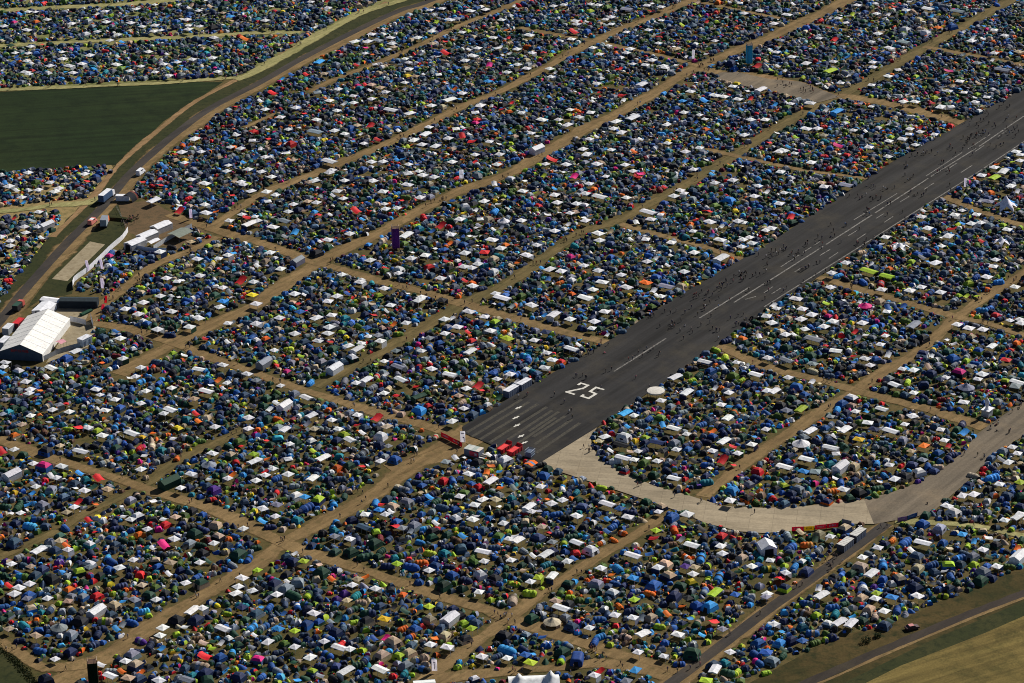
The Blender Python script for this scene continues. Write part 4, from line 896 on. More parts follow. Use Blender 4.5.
((510,508),"""85,10,gw 140,20,fu 60,25,dr 260,28,bw 340,20,tu 460,32,bw 490,62,dl 515,42,fi 580,12,gw 630,30,Fu 440,95,to 405,122,to 355,135,to 400,70,tu 370,105,dl 185,100,tn 260,130,Bw 315,160,fw 305,175,fm 215,165,fu 140,175,Aw 165,130,ae 110,110,fn 30,120,Aw 15,195,gw 15,175,dy 95,68,dl 125,70,ai 240,70,fu 190,215,tn 225,205,aw 250,195,su 70,200,fk 85,238,fm 130,250,dr 110,268,bl 80,285,bw 165,260,Aw 25,295,fl 10,265,fu 75,330,Tl 125,310,dl 150,290,fe 25,360,Ti 565,112,Sr 510,160,do 480,180,Bw 640,115,dl 570,85,bl 715,95,dl 660,110,fp 710,140,Bw 745,190,Tc 690,190,to 645,190,fm 605,190,tu 605,215,fi 575,215,dy 540,215,fi 685,225,bv 720,228,bi 715,255,bw 765,250,tu 770,280,fl 815,265,Tc 850,305,dy 895,295,fr 920,270,du 945,225,bw 905,190,fi 940,190,du 895,115,dr 900,240,dl 825,105,Fk 830,175,gw 975,300,fe 800,325,Al 880,335,bu 755,300,do 710,320,fe 780,380,Fc 715,345,fm 850,385,fo 730,375,fu 890,380,fi 790,440,Sr 870,435,dl 855,455,dl 830,470,bw 640,460,fu 585,460,tl 600,370,fn 550,420,fi 640,340,Fn 680,415,du 700,430,sc 655,490,bw 620,260,Fn 490,230,fu 540,270,Fu 560,295,Fu 625,290,du 480,270,bc 420,230,Tc 355,232,bw 400,258,so 380,280,to 410,290,tu 335,290,fe 270,310,dl 300,280,do 315,260,dw 320,270,dr 485,355,bl 425,380,to 410,415,gw 480,425,bw 365,390,fe 540,385,fi 540,405,fk 440,330,dm 520,485,Aw 440,475,du 400,480,tl 390,530,fl 350,500,tc 330,520,tu 310,465,bw 280,430,do 350,430,tu 235,345,tl 200,385,Bw 220,400,sr 165,435,Ci 240,455,Fs 85,425,Fm 125,405,fe 180,360,bi 605,520,fu 590,545,fn 540,555,tl 500,560,bw 445,560,Fk 600,575,gw 640,620,Fu 660,605,tu 710,565,Fm 770,520,fl 690,510,fl 715,530,fe 55,530,fm 60,570,bu 80,600,bl 140,530,fu 205,555,Fm 200,590,tu 110,620,dk 330,650,bw 350,635,sr 265,670,fr 490,630,ac 480,650,fm 455,675,ge 390,635,fv 250,670,tn 5,590,gw 0,545,fc 10,465,du 1010,455,tc 970,600,tu 940,545,fn 860,560,gw 800,625,Aw 815,640,dl 885,640,tl 960,570,tu 890,600,do 1000,640,tl 850,640,tm 765,670,bl 920,620,fn 970,520,fu 1000,560,bu 905,535,dl 1000,345,gw 1005,330,gw"""),
((764,508),"""25,203,gw 165,140,To 260,110,gw 215,95,Fi 315,75,Fn 105,150,Tu 85,250,aw 60,270,Sr 165,240,Fn 120,290,do 80,310,fl 15,345,fw 120,225,tc 190,180,fe 290,105,dl 445,152,bw 385,190,bw 500,125,to 550,130,Tu 620,55,fu 685,75,Fe 650,100,dp 620,130,Bw 595,185,Fi 540,180,tl 560,205,dl 510,190,fn 465,215,Tc 420,250,Aw 375,225,Fi 385,305,Tu 530,270,Fn 590,305,Fn 600,230,fi 605,235,dl 655,220,tu 720,220,Fu 690,265,fw 730,265,tu 745,90,fi 775,100,bc 795,145,tl 860,110,do 760,190,Tu 815,185,fe 800,235,dl 820,215,fl 855,160,bw 855,245,fe 845,275,Fm 910,225,bw 870,270,fm 990,155,so 995,180,Mw 930,195,fm 940,130,fi 700,340,tl 660,350,fm 600,340,bw 645,330,dm 500,345,bc 435,350,bw 440,330,bl 500,290,fw 430,305,dv 380,345,fi 375,370,dr 335,345,dr 345,310,dp 410,390,Fi 470,400,gw 520,395,tu 595,390,dl 550,410,fe 555,360,fe 470,450,Fs 435,420,ti 340,445,Aw 295,440,Aw 345,420,sc 310,275,fl 295,295,fu 345,285,do 225,335,Aw 200,375,fu 265,385,tu 260,385,do 165,370,tu 205,415,fl 280,355,dr 40,450,bw 65,480,sc 100,460,do 100,430,dm 145,430,fe 60,520,fc 150,515,bu 240,510,fl 190,485,tu 10,560,fc 30,590,fe 125,560,du 300,340,dl 130,380,dl 265,500,fn 690,10,fk 740,10,fw 870,10,fe 940,45,aw 990,30,Aw 880,35,dl 830,10,fm 970,75,tu 905,70,fk"""),
]

# ------------------------------------------------------------------ where the tents stand
def inside(px, py, poly):
    c = np.zeros(len(px), bool)
    j = len(poly) - 1
    for i in range(len(poly)):
        (xi, yi), (xj, yj) = poly[i][:2], poly[j][:2]
        if yi != yj:
            m = ((yi > py) != (yj > py)) & (px < (xj - xi) * (py - yi) / (yj - yi) + xi)
            c ^= m
        j = i
    return c


def path_gap(x, y):
    """distance to the nearest path border, negative inside"""
    best = np.full(len(x), 1e9)
    for line, hw in PATHS:
        a, b = line[:-1, :2], line[1:, :2]
        lo, hi = line[:, :2].min(0) - 25, line[:, :2].max(0) + 25
        ix = np.nonzero((x > lo[0]) & (x < hi[0]) & (y > lo[1]) & (y < hi[1]))[0]
        for s in range(0, len(ix), 4000):
            q = ix[s:s + 4000]
            p = np.stack([x[q], y[q]], 1)
            ab = b - a
            L = (ab ** 2).sum(1)
            t = np.clip(((p[:, None, :] - a[None]) * ab[None]).sum(2) / L, 0, 1)
            d = np.sqrt(((a[None] + t[..., None] * ab[None] - p[:, None, :]) ** 2).sum(2)).min(1) - hw
            best[q] = np.minimum(best[q], d)
    return best


TENTS = []      # dicts: kind, x, y, rz, sc, var, c1, c2, c3, r
CELL = 4.0
HASH = {}
BLOCKS = []     # (x, y, radius) of the single things that tents must keep clear of


def clear(x, y, r, slack):
    cx, cy = int(x // CELL), int(y // CELL)
    for i in range(cx - 2, cx + 3):
        for j in range(cy - 2, cy + 3):
            for (qx, qy, qr) in HASH.get((i, j), ()):
                if (qx - x) ** 2 + (qy - y) ** 2 < ((r + qr) * slack) ** 2:
                    return False
    return True


def reserve(x, y, r):
    HASH.setdefault((int(x // CELL), int(y // CELL)), []).append((x, y, r))


def reserve_px(px, py, r, z=0.0):
    p = P(px, py, z)
    reserve(p[0], p[1], r)


def reserve_line(pts, r):
    line = smooth_line([P(*q) for q in pts], 2.0)
    for p in line:
        reserve(p[0], p[1], r)


def jitter(c, s=0.22):
    k = random.uniform(1 - s, 1 + s)
    q = 0.02 if min(c) > 0.5 else 0.09
    return tuple(min(0.86, max(0.004, v * k * random.uniform(1 - q, 1 + q))) for v in c)


FILL_W = {'dome': [('n', 13), ('s', 13), ('m', 15), ('k', 11), ('e', 8), ('u', 8), ('t', 6), ('l', 3.5), ('g', 9), ('r', 1.8), ('o', 2), ('i', 5), ('c', 4), ('a', 1.4), ('y', .5), ('v', 1), ('p', .3), ('w', 1.2), ('b', 3)],
          'popup': [('n', 13), ('s', 13), ('k', 11), ('m', 14), ('u', 8), ('c', 2), ('l', 3.2), ('r', 1.1), ('o', 1.0), ('g', 5), ('c', 2), ('e', 6), ('t', 3), ('i', 2), ('y', .4), ('p', .3), ('b', 2)],
          'tunnel': [('n', 20), ('s', 18), ('m', 17), ('k', 13), ('e', 9), ('i', 4), ('u', 5), ('t', 4), ('g', 6), ('o', .7), ('r', .7), ('l', .8), ('a', 1.5), ('b', 2)],
          'cabin': [('s', 17), ('n', 17), ('e', 8), ('m', 17), ('k', 14), ('i', 3), ('u', 5), ('t', 3), ('g', 5), ('r', .5), ('o', .5)],
          'gazebo': [('w', 82), ('u', 3), ('m', 5), ('k', 2), ('e', 4), ('r', 1), ('l', 1), ('i', 2), ('c', 1)],
          'tarp': [('w', 24), ('c', 8), ('u', 10), ('r', 4), ('o', 2), ('m', 14), ('e', 14), ('l', 2), ('k', 10), ('i', 8)]}


def choose(kind):
    w = FILL_W.get(kind, FILL_W['dome'])
    return random.choices([a for a, _ in w], [b for _, b in w])[0]


def second(kind, c):
    r = random.random()
    main = PAL[c][1]
    if kind in ('gazebo', 'pavilion'):
        return PAL[random.choice('wwwemn')][1] if c == 'w' else main
    if kind == 'party':
        return tuple(v * 0.92 for v in main)
    if kind == 'bell':
        return tuple(v * 0.9 for v in main)
    if r < 0.16:
        return PAL[random.choice('llorycwwgup')][1]
    if r < 0.5:
        k = random.choice((0.45, 0.6, 1.5, 1.9))
        return tuple(min(0.75, v * k + (0.02 if k > 1 else 0)) for v in main)
    return PAL[random.choice('eekkknnsuumwi')][1]


def add_tent(kind, x, y, c, rz=None, sc=None, extra=1.0):
    base = -YAW + pi / 2
    if rz is None:
        if kind in ('gazebo', 'tarp', 'cabin', 'party', 'pavilion'):
            rz = base + random.gauss(0, 0.16) + random.choice((0, pi / 2, pi, -pi / 2)) if random.random() < 0.75 else random.uniform(0, 2 * pi)
        else:
            rz = random.uniform(0, 2 * pi)
    s = extra * random.uniform(0.88, 1.12)
    sc = sc or (s * random.uniform(0.93, 1.07), s, s * random.uniform(0.92, 1.1))
    nv = KINDS[kind][3]
    var = random.randrange(nv)
    if kind in ('gazebo', 'pavilion') and random.random() < 0.6:
        var = 0
    t = dict(kind=kind, x=x, y=y, rz=rz, sc=sc, var=var, col=c, c1=jitter(PAL[c][1], 0.16 if c == 'w' else 0.28), c2=jitter(second(kind, c)),
             c3=jitter(second('dome', c)), r=RAD[kind] * max(sc[0], sc[1]))
    if kind == 'cabin':
        t['c2'] = jitter(PAL[c][1] if random.random() < .6 else second('dome', c))
    TENTS.append(t)
    reserve(x, y, t['r'])
    return t


def place_noted():
    base = pi / 2 - YAW
    items = []
    for (ox, oy), text in TILES:
        for w in text.split():
            a, b, code = w.split(',')
            items.append((ox + float(a) / 3.904, oy + float(b) / 3.904, code[0], code[1]))
    order = {'M': 0, 'C': 0, 'B': 1, 'A': 1, 'T': 2, 'F': 2, 'S': 3, 'g': 4, 'b': 4, 'a': 4, 'f': 5, 't': 5, 's': 6, 'd': 7}
    items.sort(key=lambda q: order[q[2]])
    for px, py, s, c in items:
        rz, sc, ex = None, None, 1.0
        if c == 'w' and py > 330 and s in 'gab' and random.random() < .1:
            c = random.choice('eei')
        if s in 'AB':
            kind = 'pavilion'
            rz = base + (0 if s == 'A' else -pi / 2) + random.gauss(0, 0.1)
            ex = 1.08
            k = random.choice((0.8, 0.9, 1.0, 1.0))
            sc = (k * (1.12 if py < 340 else 0.9), random.uniform(1.0, 1.15) * (1.08 if py < 340 else 0.88), 1)
        elif s in 'gab':
            kind = 'gazebo'
            if s != 'g':
                rz = base + (0 if s == 'a' else -pi / 2) + random.gauss(0, 0.12)
                sc = (random.choice((1.0, 1.1, 1.35)) * (1.1 if py < 340 else .86), random.uniform(.95, 1.08) * (1.05 if py < 340 else .88), 1.0)
            elif random.random() < .8:
                rz = base + random.gauss(0, 0.14)
                ex = 1.05 if py < 340 else 0.87
        elif s == 'M':
            kind, rz, ex = 'party', base + pi + random.gauss(0, 0.06), 1.05
        elif s == 'C':
            kind, ex = 'bell', random.uniform(0.85, 1.1)
        elif s == 'T':
            kind, ex = 'tunnel', 1.3
        elif s == 't':
            kind = 'tunnel'
        elif s == 'F':
            kind, ex = 'cabin', 1.3
        elif s == 'f':
            kind, ex = random.choice(('cabin', 'dome', 'dome', 'popup')), 1.2
        elif s == 'S':
            kind, ex = 'tarp', 1.55
        elif s == 's':
            kind = 'tarp'
        else:
            kind = random.choice(('dome', 'dome', 'popup'))
            ex = 0.85
        if c in 'loryp' and s in 'dtfTF':
            ex *= 0.82
        p = P(px, py, TOPZ[kind] * ex)
        x, y = p[0], p[1]
        gx, gy = to_px([[x + a * 1.2, y + b * 1.2, 0] for a, b in ((0, 0), (1, 1), (1, -1), (-1, 1), (-1, -1))])
        if any(inside(gx, gy, h).any() for h in HOLES) or path_gap(np.array([x]), np.array([y]))[0] < -2.2:
            continue
        if not clear(x, y, RAD[kind] * ex, 0.58):
            continue
        add_tent(kind, x, y, c, rz, sc, ex)


def fill():
    # darts over the visible ground
    px = RNG.uniform(-70, 1095, 430000)
    v = RNG.uniform(0, 1, 430000)
    y0, y1 = -45.0, 735.0
    hz = -1040.0
    a0, a1 = 1 / (y1 - hz) ** 2, 1 / (y0 - hz) ** 2
    py = hz + 1 / np.sqrt(a0 + v * (a1 - a0))
    ok = np.zeros(len(px), bool)
    for c in CAMPS:
        ok |= inside(px, py, c)
    for h in HOLES:
        ok &= ~inside(px, py, h)
    px, py = px[ok], py[ok]
    d = np.outer(px - CX, RIGHT * cos(ROLL) + UPV * sin(ROLL)) + np.outer(py - CY, RIGHT * sin(ROLL) - UPV * cos(ROLL)) + FWD * F
    t = -CAM[2] / d[:, 2]
    x, y = CAM[0] + d[:, 0] * t, CAM[1] + d[:, 1] * t
    gap = path_gap(x, y)
    # little clearings
    cl = [(random.uniform(x.min(), x.max()), random.uniform(y.min(), y.max()), random.uniform(2.0, 4.2)) for _ in range(420)]
    keep = gap > 0.1
    for qx, qy, qr in cl:
        keep &= ((x - qx) ** 2 + ((y - qy) * 1.3) ** 2 > qr ** 2)
    x, y, gap, py = x[keep], y[keep], gap[keep], py[keep]
    n = len(x)
    i1, i2, i3 = int(n * 0.03), int(n * 0.07), int(n * 0.15)
    for i in range(n):
        if i < i1:
            kind = random.choices(('cabin', 'tunnel', 'gazebo', 'tarp'), (40, 38, 4, 18))[0]
        elif i < i2:
            kind = random.choices(('tunnel', 'cabin', 'dome', 'popup', 'tarp'), (34, 12, 34, 12, 8))[0]
        elif i < i3:
            kind = random.choices(('tunnel', 'dome', 'popup'), (22, 52, 26))[0]
        else:
            kind = 'dome' if random.random() < 0.66 else 'popup'
        k = random.uniform(0.85, 1.08)
        if i >= i3:
            k = random.uniform(0.64, 0.98)
        r = RAD[kind] * k
        if gap[i] < r * random.choice((0.2, 0.5, 0.8, 1.0)) or not clear(x[i], y[i], r, 0.81 + 0.12 * min(1, max(0, (py[i] - 150) / 400))):
            continue
        t = add_tent(kind, x[i], y[i], choose(kind), extra=k)

# ------------------------------------------------------------------ single things
RA = pi / 2 - YAW          # local x along the runway
RD2 = radians(72)          # along the road on the left
RB = -YAW                  # local x across it (down right in the photograph)


def at(px, py, z=0.0):
    p = P(px, py, z)
    return (p[0], p[1], 0.0)


def thing(name, label, cat, px, py, rz=RA, z=0.0, group=None, keep=0.0, scale=(1, 1, 1)):
    o = empty(name, at(px, py, z), rz, scale)
    tag(o, label, cat, group)
    if keep:
        reserve(o.location.x, o.location.y, keep)
    return o


def banner(px, py, label, h=4.6, w=1.15, col=(0.66, 0.62, 0.8), marks=(), lean=0.0, rz=0.0):
    o = thing("banner_flag", label, "banner", px, py, rz, group="tall banners along the paths")
    MB().bar((-w / 2, 0, 0), (-w / 2 + lean, 0, h + 0.15), 0.05).build("pole", "painted", o, 'e')
    rows = []
    for i in range(7):
        zz = 0.7 + (h - 0.7) * i / 6
        lx = lean * zz / h
        rows.append([(-w / 2 + lx + w * j / 4, 0.09 * sin(j * 1.5 + i * 0.8) * (j / 4) - 0.03, zz) for j in range(5)])
    m = MB().loft(rows)
    back = MB().loft([[(x, y + 0.03, z_) for x, y, z_ in r] for r in rows])
    m.add(back.v, [f[::-1] for f in back.f])
    s = m.build("cloth", "banner_cloth", o, tuple(min(.88, v * 1.22) for v in col))
    for x0, x1, z0, z1 in marks:
        MB().box(x0 * w, x1 * w, -0.22, -0.19, h * z0, h * z1).build("print", "cloth", s, (0.03, 0.04, 0.16))
    return o


def container(px, py, label, L=6.06, Wd=2.44, Hh=2.6, rz=RA, roof='w', side='s', z=None, doors=0, group=None, name="container", windows=0):
    o = thing(name, label, "container", px, py, rz, Hh if z is None else z, group, keep=0)
    for q in (-L / 3, 0, L / 3):
        c, s = cos(rz), sin(rz)
        reserve(o.location.x + q * c, o.location.y + q * s, 1.7)
    a, b = L / 2, Wd / 2
    m = MB()
    n = 24
    for sgn in (-1, 1):
        xs = []
        for i in range(n + 1):
            x = -a + L * i / n
            xs.append([(x, sgn * (b - (0.04 if i % 2 else 0.0)), 0.12), (x, sgn * (b - (0.04 if i % 2 else 0.0)), Hh - 0.1)])
        m.loft(xs if sgn > 0 else xs[::-1])
    m.box(-a, -a + 0.05, -b + .05, b - .05, 0.12, Hh - 0.1).box(a - 0.05, a, -b + .05, b - .05, 0.12, Hh - 0.1)
    m.build("body", "painted", o, side)
    r = MB().box(-a - 0.03, a + 0.03, -b - 0.03, b + 0.03, Hh - 0.12, Hh)
    for i in range(6):
        x = -a + 0.4 + i * (L - 0.8) / 5
        r.box(x - 0.06, x + 0.06, -b + 0.1, b - 0.1, Hh, Hh + 0.04)
    r.build("roof", "painted", o, roof)
    MB().box(-a, a, -b, b, 0.0, 0.12).build("base_frame", "painted", o, 'k')
    for i in range(doors):
        x = -a + L * (i + 0.5) / doors
        d = MB().box(x - 0.4, x + 0.4, -b - 0.05, -b - 0.015, 0.2, 2.15).build("door", "painted", o, (0.12, 0.15, 0.22))
    for i in range(windows):
        x = -a + L * (i + 0.5) / windows
        MB().box(x - 0.35, x + 0.35, -b - 0.05, -b - 0.02, 1.1, 1.9).build("window", "painted", o, 'k')
    return o


def fence(name, pts, label, h=2.0, col='w', spacing=3.0, mat="cloth", category="fence", panels=True):
    w = [P(*q) for q in pts]
    line = smooth_line(w, spacing)
    o = empty(name, (line[0][0], line[0][1], 0))
    tag(o, label, category)
    org = np.array([line[0][0], line[0][1], 0])
    for k, p in enumerate(line):
        q = p - org
        MB().bar((q[0], q[1], 0), (q[0], q[1], h + 0.1), 0.04, 4).build("post", "painted", o, 'e')
        reserve(p[0], p[1], 0.8)
    if panels:
        m = MB()
        d = np.gradient(line, axis=0)
        d /= np.linalg.norm(d, axis=1)[:, None]
        for off, flip in ((-0.05, False), (0.05, True)):
            rows = []
            for i, p in enumerate(line):
                q = p - org + np.array([-d[i][1], d[i][0], 0]) * off
                rows.append([(q[0], q[1], 0.1), (q[0], q[1], h * 0.55 + random.uniform(-.05, .05)), (q[0], q[1], h + random.uniform(-0.05, 0.05))])
            m.loft(rows[::-1] if flip else rows)
        m.build("sheeting", mat, o, col)
    else:
        m = MB()
        for zz in (0.35, 1.1):
            for i in range(len(line) - 1):
                a, b = line[i] - org, line[i + 1] - org
                m.bar((a[0], a[1], zz), (b[0], b[1], zz), 0.04, 4)
        m.build("rail", "painted", o, col)
    return o


def text_strokes(mb, word, x0, z0, w, h, y, t=0.18):
    """block letters from straight strokes on the plane y"""
    glyph = {'B': [(0, 0, 0, 1), (0, 1, .8, 1), (0, .5, .8, .5), (0, 0, .8, 0), (.8, 0, .8, .45), (.8, .55, .8, 1)],
             'A': [(0, 0, 0, 1), (0, 1, .8, 1), (.8, 0, .8, 1), (0, .5, .8, .5)], 'S': [(0, 0, .8, 0), (.8, 0, .8, .5), (0, .5, .8, .5), (0, .5, 0, 1), (0, 1, .8, 1)],
             'R': [(0, 0, 0, 1), (0, 1, .8, 1), (.8, .5, .8, 1), (0, .5, .8, .5), (.3, .5, .8, 0)]}
    for i, ch in enumerate(word):
        for a, b, c, d in glyph[ch]:
            X0, X1 = sorted((x0 + (i + a * 0.8) * w, x0 + (i + c * 0.8) * w))
            Z0, Z1 = sorted((z0 + b * h, z0 + d * h))
            mb.box(X0 - t / 2, X1 + t / 2, y - 0.02, y + 0.02, Z0 - t / 2, Z1 + t / 2)


def build_marquee():
    he = 3.0
    e0, e1 = P(42.2, 354.4, he), P(69.8, 318.2, he)
    L = float(np.linalg.norm(e1 - e0))
    ux = (e1 - e0) / L
    vx = np.array([-ux[1], ux[0], 0])          # towards the far eave
    hr = 5.0
    for _ in range(30):
        f0 = float((P(19.8, 344.6, hr) - e0) @ ux)
        f1 = float((P(19.8, 344.6, hr + 0.1) - e0) @ ux)
        hr -= f0 / ((f1 - f0) / 0.1)
    hr = min(8.0, max(5.0, hr))
    half = abs(float((P(19.8, 344.6, hr) - e0) @ vx))
    half = min(12, max(6, half))
    print("MARQUEE", L, hr, half, math.degrees(atan2(ux[1], ux[0])))
    c = e0 + ux * L / 2 + vx * half
    o = empty("marquee", (c[0], c[1], 0), atan2(ux[1], ux[0]))
    tag(o, "huge white marquee with shade-darkened gable end and red lettering beside the road", "marquee")
    a = L / 2
    n = 7
    rows = []
    for i in range(n + 1):
        x = -a + L * i / n
        rows.append([(x, -half - .1, he - 0.12), (x, -half, he), (x, -half / 2, (he + hr) / 2 - 0.06 * (1 if 0 < i < n else 0)), (x, 0, hr), (x, half / 2, (he + hr) / 2 - 0.06 * (1 if 0 < i < n else 0)), (x, half, he), (x, half + .1, he - 0.12)])
    m = MB().loft(rows)
    m.build("roof", "cloth", o, (0.74, 0.74, 0.73))
    sm = MB()
    for i in range(n + 1):
        x = -a + L * i / n
        for s in (-1, 1):
            sm.bar((x, s * (half + .02), he + 0.03), (x, 0, hr + 0.03), 0.035, 4)
    sm.build("seam_strips", "painted", o, (0.72, 0.72, 0.71))
    w = MB()
    for s in (-1, 1):
        w.box(-a + .1, a - .1, s * half - 0.06, s * half + 0.06, 0, he - 0.05)
    w.box(a - 0.15, a - 0.05, -half + .06, half - .06, 0, he)
    w.build("side_wall", "cloth", o, (0.66, 0.66, 0.65))
    g_ = MB().add([(-a + 0.1, -half, 0), (-a + 0.1, half, 0), (-a + 0.1, half, he - 0.06), (-a + 0.1, 0, hr - 0.08), (-a + 0.1, -half, he - 0.06)], [(0, 4, 3, 2, 1)])
    gb = g_.build("gable", "cloth", o, (0.06, 0.085, 0.12))  # front gable faces away from the sun; that shade is put into its colour
    t = MB()
    tm = MB()
    text_strokes(tm, "BASAR", -3.6, he + 0.35, 1.4, 0.8, 0.0)
    tm.v = [(-a + 0.04 + p[1], -p[0], p[2]) for p in tm.v]
    tm.build("lettering", "cloth", gb, (0.35, 0.03, 0.03))
    for q in np.arange(-a, a + 0.1, 3):
        for s in np.arange(-half, half + .1, 3):
            p = c + ux * q - vx * s
            reserve(p[0], p[1], 2.0)


def tower(px, py, label, col, h=9.0, w=2.4, roof=None, rz=0.15, blocks=3):
    o = thing("lookout_tower", label, "tower", px, py, rz, keep=3.2)
    a = w / 2
    m = MB()
    for x in (-a, a):
        for y in (-a, a):
            MB().bar((x, y, 0), (x, y, h + 0.9), 0.09, 5).build("post", "painted", o, 'b')
    c = MB()
    bow = 6
    for sx, sy in ((0, -1), (1, 0), (0, 1), (-1, 0)):
        rows = []
        for i in range(bow + 1):
            u = -1 + 2 * i / bow
            d = a + 0.12 + 0.05 * (i % 2)
            if sx:
                rows.append([(sx * d, u * a, zz) for zz in (0.8, h * .35, h * .7, h)])
            else:
                rows.append([(u * a, sy * d, zz) for zz in (0.8, h * .35, h * .7, h)])
        c.loft(rows if sy < 0 or sx > 0 else rows)
    c.build("cladding", "banner_cloth", o, col)
    MB().box(-a - .1, a + .1, -a - .1, a + .1, h - 0.1, h).build("platform", "painted", o, 'b')
    r = MB()
    for zz in (h + 0.45, h + 0.85):
        for p, q in (((-a, -a), (a, -a)), ((a, -a), (a, a)), ((a, a), (-a, a)), ((-a, a), (-a, -a))):
            r.bar((*p, zz), (*q, zz), 0.05, 4)
    r.build("railing", "painted", o, 'i')
    return o


def truck(px, py, label, L, Wd, Hh, rz, body, roof, cab, cat="truck", name="truck", z=0.0):
    o = thing(name, label, cat, px, py, rz, z, keep=2.5)
    a, b = L / 2, Wd / 2
    cabl = 2.0
    MB().box(-a, a, -b + .25, b - .25, 0.55, 0.9).build("chassis", "painted", o, 'k')
    MB().box(-a, a - cabl - 0.3, -b, b, 0.95, Hh).build("cargo_box", "painted", o, body)
    MB().box(-a + .03, a - cabl - 0.33, -b + .03, b - .03, Hh, Hh + 0.06).build("roof", "painted", o, roof)
    m = MB().add([(a - cabl, -b + .05, .6), (a, -b + .05, .6), (a, b - .05, .6), (a - cabl, b - .05, .6),
                  (a - cabl, -b + .1, 2.75), (a - .35, -b + .12, 2.75), (a - .35, b - .12, 2.75), (a - cabl, b - .1, 2.75), (a - .02, -b + .06, 1.7), (a - .02, b - .06, 1.7)],
                 [(0, 3, 2, 1), (0, 1, 8, 5, 4), (3, 7, 6, 9, 2), (1, 2, 9, 8), (8, 9, 6, 5), (4, 5, 6, 7), (0, 4, 7, 3)])
    c = m.build("cab", "painted", o, cab)
    MB().add([(a - .02, -b + .2, 1.75), (a - .02, b - .2, 1.75), (a - .3, b - .25, 2.6), (a - .3, -b + .25, 2.6)], [(0, 1, 2, 3)]).build("windscreen", "painted", c, (0.02, 0.025, 0.03))
    for x in (-a + 1.1, -a + 2.3, a - 1.1):
        for s in (-1, 1):
            w = MB()
            w.v, w.f = [], []
            w.cyl(0, 0, -0.14, 0.14, 0.5, n=14)
            w.v = [(x + p[0], s * (b - .16) + p[2], 0.5 + p[1]) for p in w.v]
            w.build("wheel", "painted", o, 'k')
    return o


def car(px, py, label, rz, col, roofcol, L=4.3, Wd=1.8, Hh=1.5, name="car", cat="car", z=0.0):
    o = thing(name, label, cat, px, py, rz, z, keep=2.2)
    a, b = L / 2, Wd / 2
    prof = [(-a, .35), (-a, .95), (-a + .35, 1.0), (-a * .55, Hh), (a * .2, Hh), (a * .48, 1.0), (a - .1, .88), (a, .6), (a, .35)]
    if name == "van":
        prof = [(-a, .35), (-a, Hh * .95), (-a + .15, Hh), (a * .55, Hh), (a * .8, 1.25), (a - .05, 1.05), (a, .7), (a, .35)]
    rows = [[(x, s * b * (0.86 if zz > 1.05 else 1), zz) for x, zz in prof] for s in (-1, 1)]
    m = MB().loft([list(r) for r in rows], True)
    m.f += [tuple(range(len(prof))), tuple(range(len(prof), 2 * len(prof)))[::-1]]
    body = m.build("body", "painted", o, col)
    MB().box(-a * .52, a * .18, -b * .8, b * .8, Hh, Hh + 0.03).build("roof", "painted", o, roofcol)
    w0 = [p for p in prof if p[1] >= 1.0]
    gl = MB()
    i = max(range(len(prof) - 1), key=lambda k: prof[k][0] if prof[k][1] == Hh else -99)
    (x0, z0), (x1, z1) = prof[i], prof[i + 1]
    n = np.array([z0 - z1, 0, x1 - x0])
    n = n / np.linalg.norm(n) * 0.015
    gl.add([(x0 + n[0], -b * .74, z0 + n[2] - .03), (x1 + n[0], -b * .74, z1 + n[2] + .03), (x1 + n[0], b * .74, z1 + n[2] + .03), (x0 + n[0], b * .74, z0 + n[2] - .03)], [(0, 1, 2, 3)])
    gl.build("windscreen", "painted", o, (0.02, 0.025, 0.03))
    for s in (-1, 1):
        sw = MB().add([(-a * .5, s * (b * .865 + .012), 1.08), (a * .35, s * (b * .865 + .012), 1.08), (a * .16, s * (b * .865 + .012), Hh - .1), (-a * .46, s * (b * .865 + .012), Hh - .1)], [(0, 1, 2, 3)])
        sw.build("side_window", "painted", o, (0.02, 0.025, 0.03))
        for x in (-a * .6, a * .62):
            w = MB().cyl(0, 0, -.11, .11, .33, n=14)
            w.v = [(x + p[0], s * (b - .09) + p[2], .33 + p[1]) for p in w.v]
            w.build("wheel", "painted", o, 'k')
    return o


def long_marquee(px, py, label, L, Wd, rz=RA, he=2.5, hr=3.5, roof='w', wall='w', z=None, name="marquee", cat="marquee", open_sides=False, dark=True):
    o = thing(name, label, cat, px, py, rz, hr if z is None else z)
    a, b = L / 2, Wd / 2
    n = max(2, int(L / 2.5))
    rows = [[(-a + L * i / n, -b - .1, he - .1), (-a + L * i / n, 0, hr), (-a + L * i / n, b + .1, he - .1)] for i in range(n + 1)]
    MB().loft(rows).build("roof", "cloth", o, roof)
    if open_sides:
        for i in range(n + 1):
            for s in (-1, 1):
                x = -a + L * i / n
                MB().bar((x, s * b, 0), (x, s * b, he), 0.05, 4).build("leg", "painted", o, 'e')
    else:
        w = MB()
        for s in (-1, 1):
            w.box(-a, a, s * b - .04, s * b + .04, 0, he - .03)
        w.add([(a, -b, 0), (a, b, 0), (a, b, he - .05), (a, 0, hr - .05), (a, -b, he - .05)], [(0, 1, 2, 3, 4)])
        w.add([(-a, -b, 0), (-a, b, 0), (-a, b, he - .05), (-a, 0, hr - .05), (-a, -b, he - .05)], [(0, 4, 3, 2, 1)])
        w.build("wall", "cloth", o, wall)
        if dark:
            MB().add([(-a - .03, -b * .6, .02), (-a - .03, b * .6, .02), (-a - .03, b * .55, he * .95), (-a - .03, -b * .55, he * .95)], [(0, 3, 2, 1)]).build("door", "cloth", o, 'k')
    c, s_ = cos(rz), sin(rz)
    for q in np.arange(-a, a + .1, 2.0):
        reserve(o.location.x + q * c, o.location.y + q * s_, b)
    return o


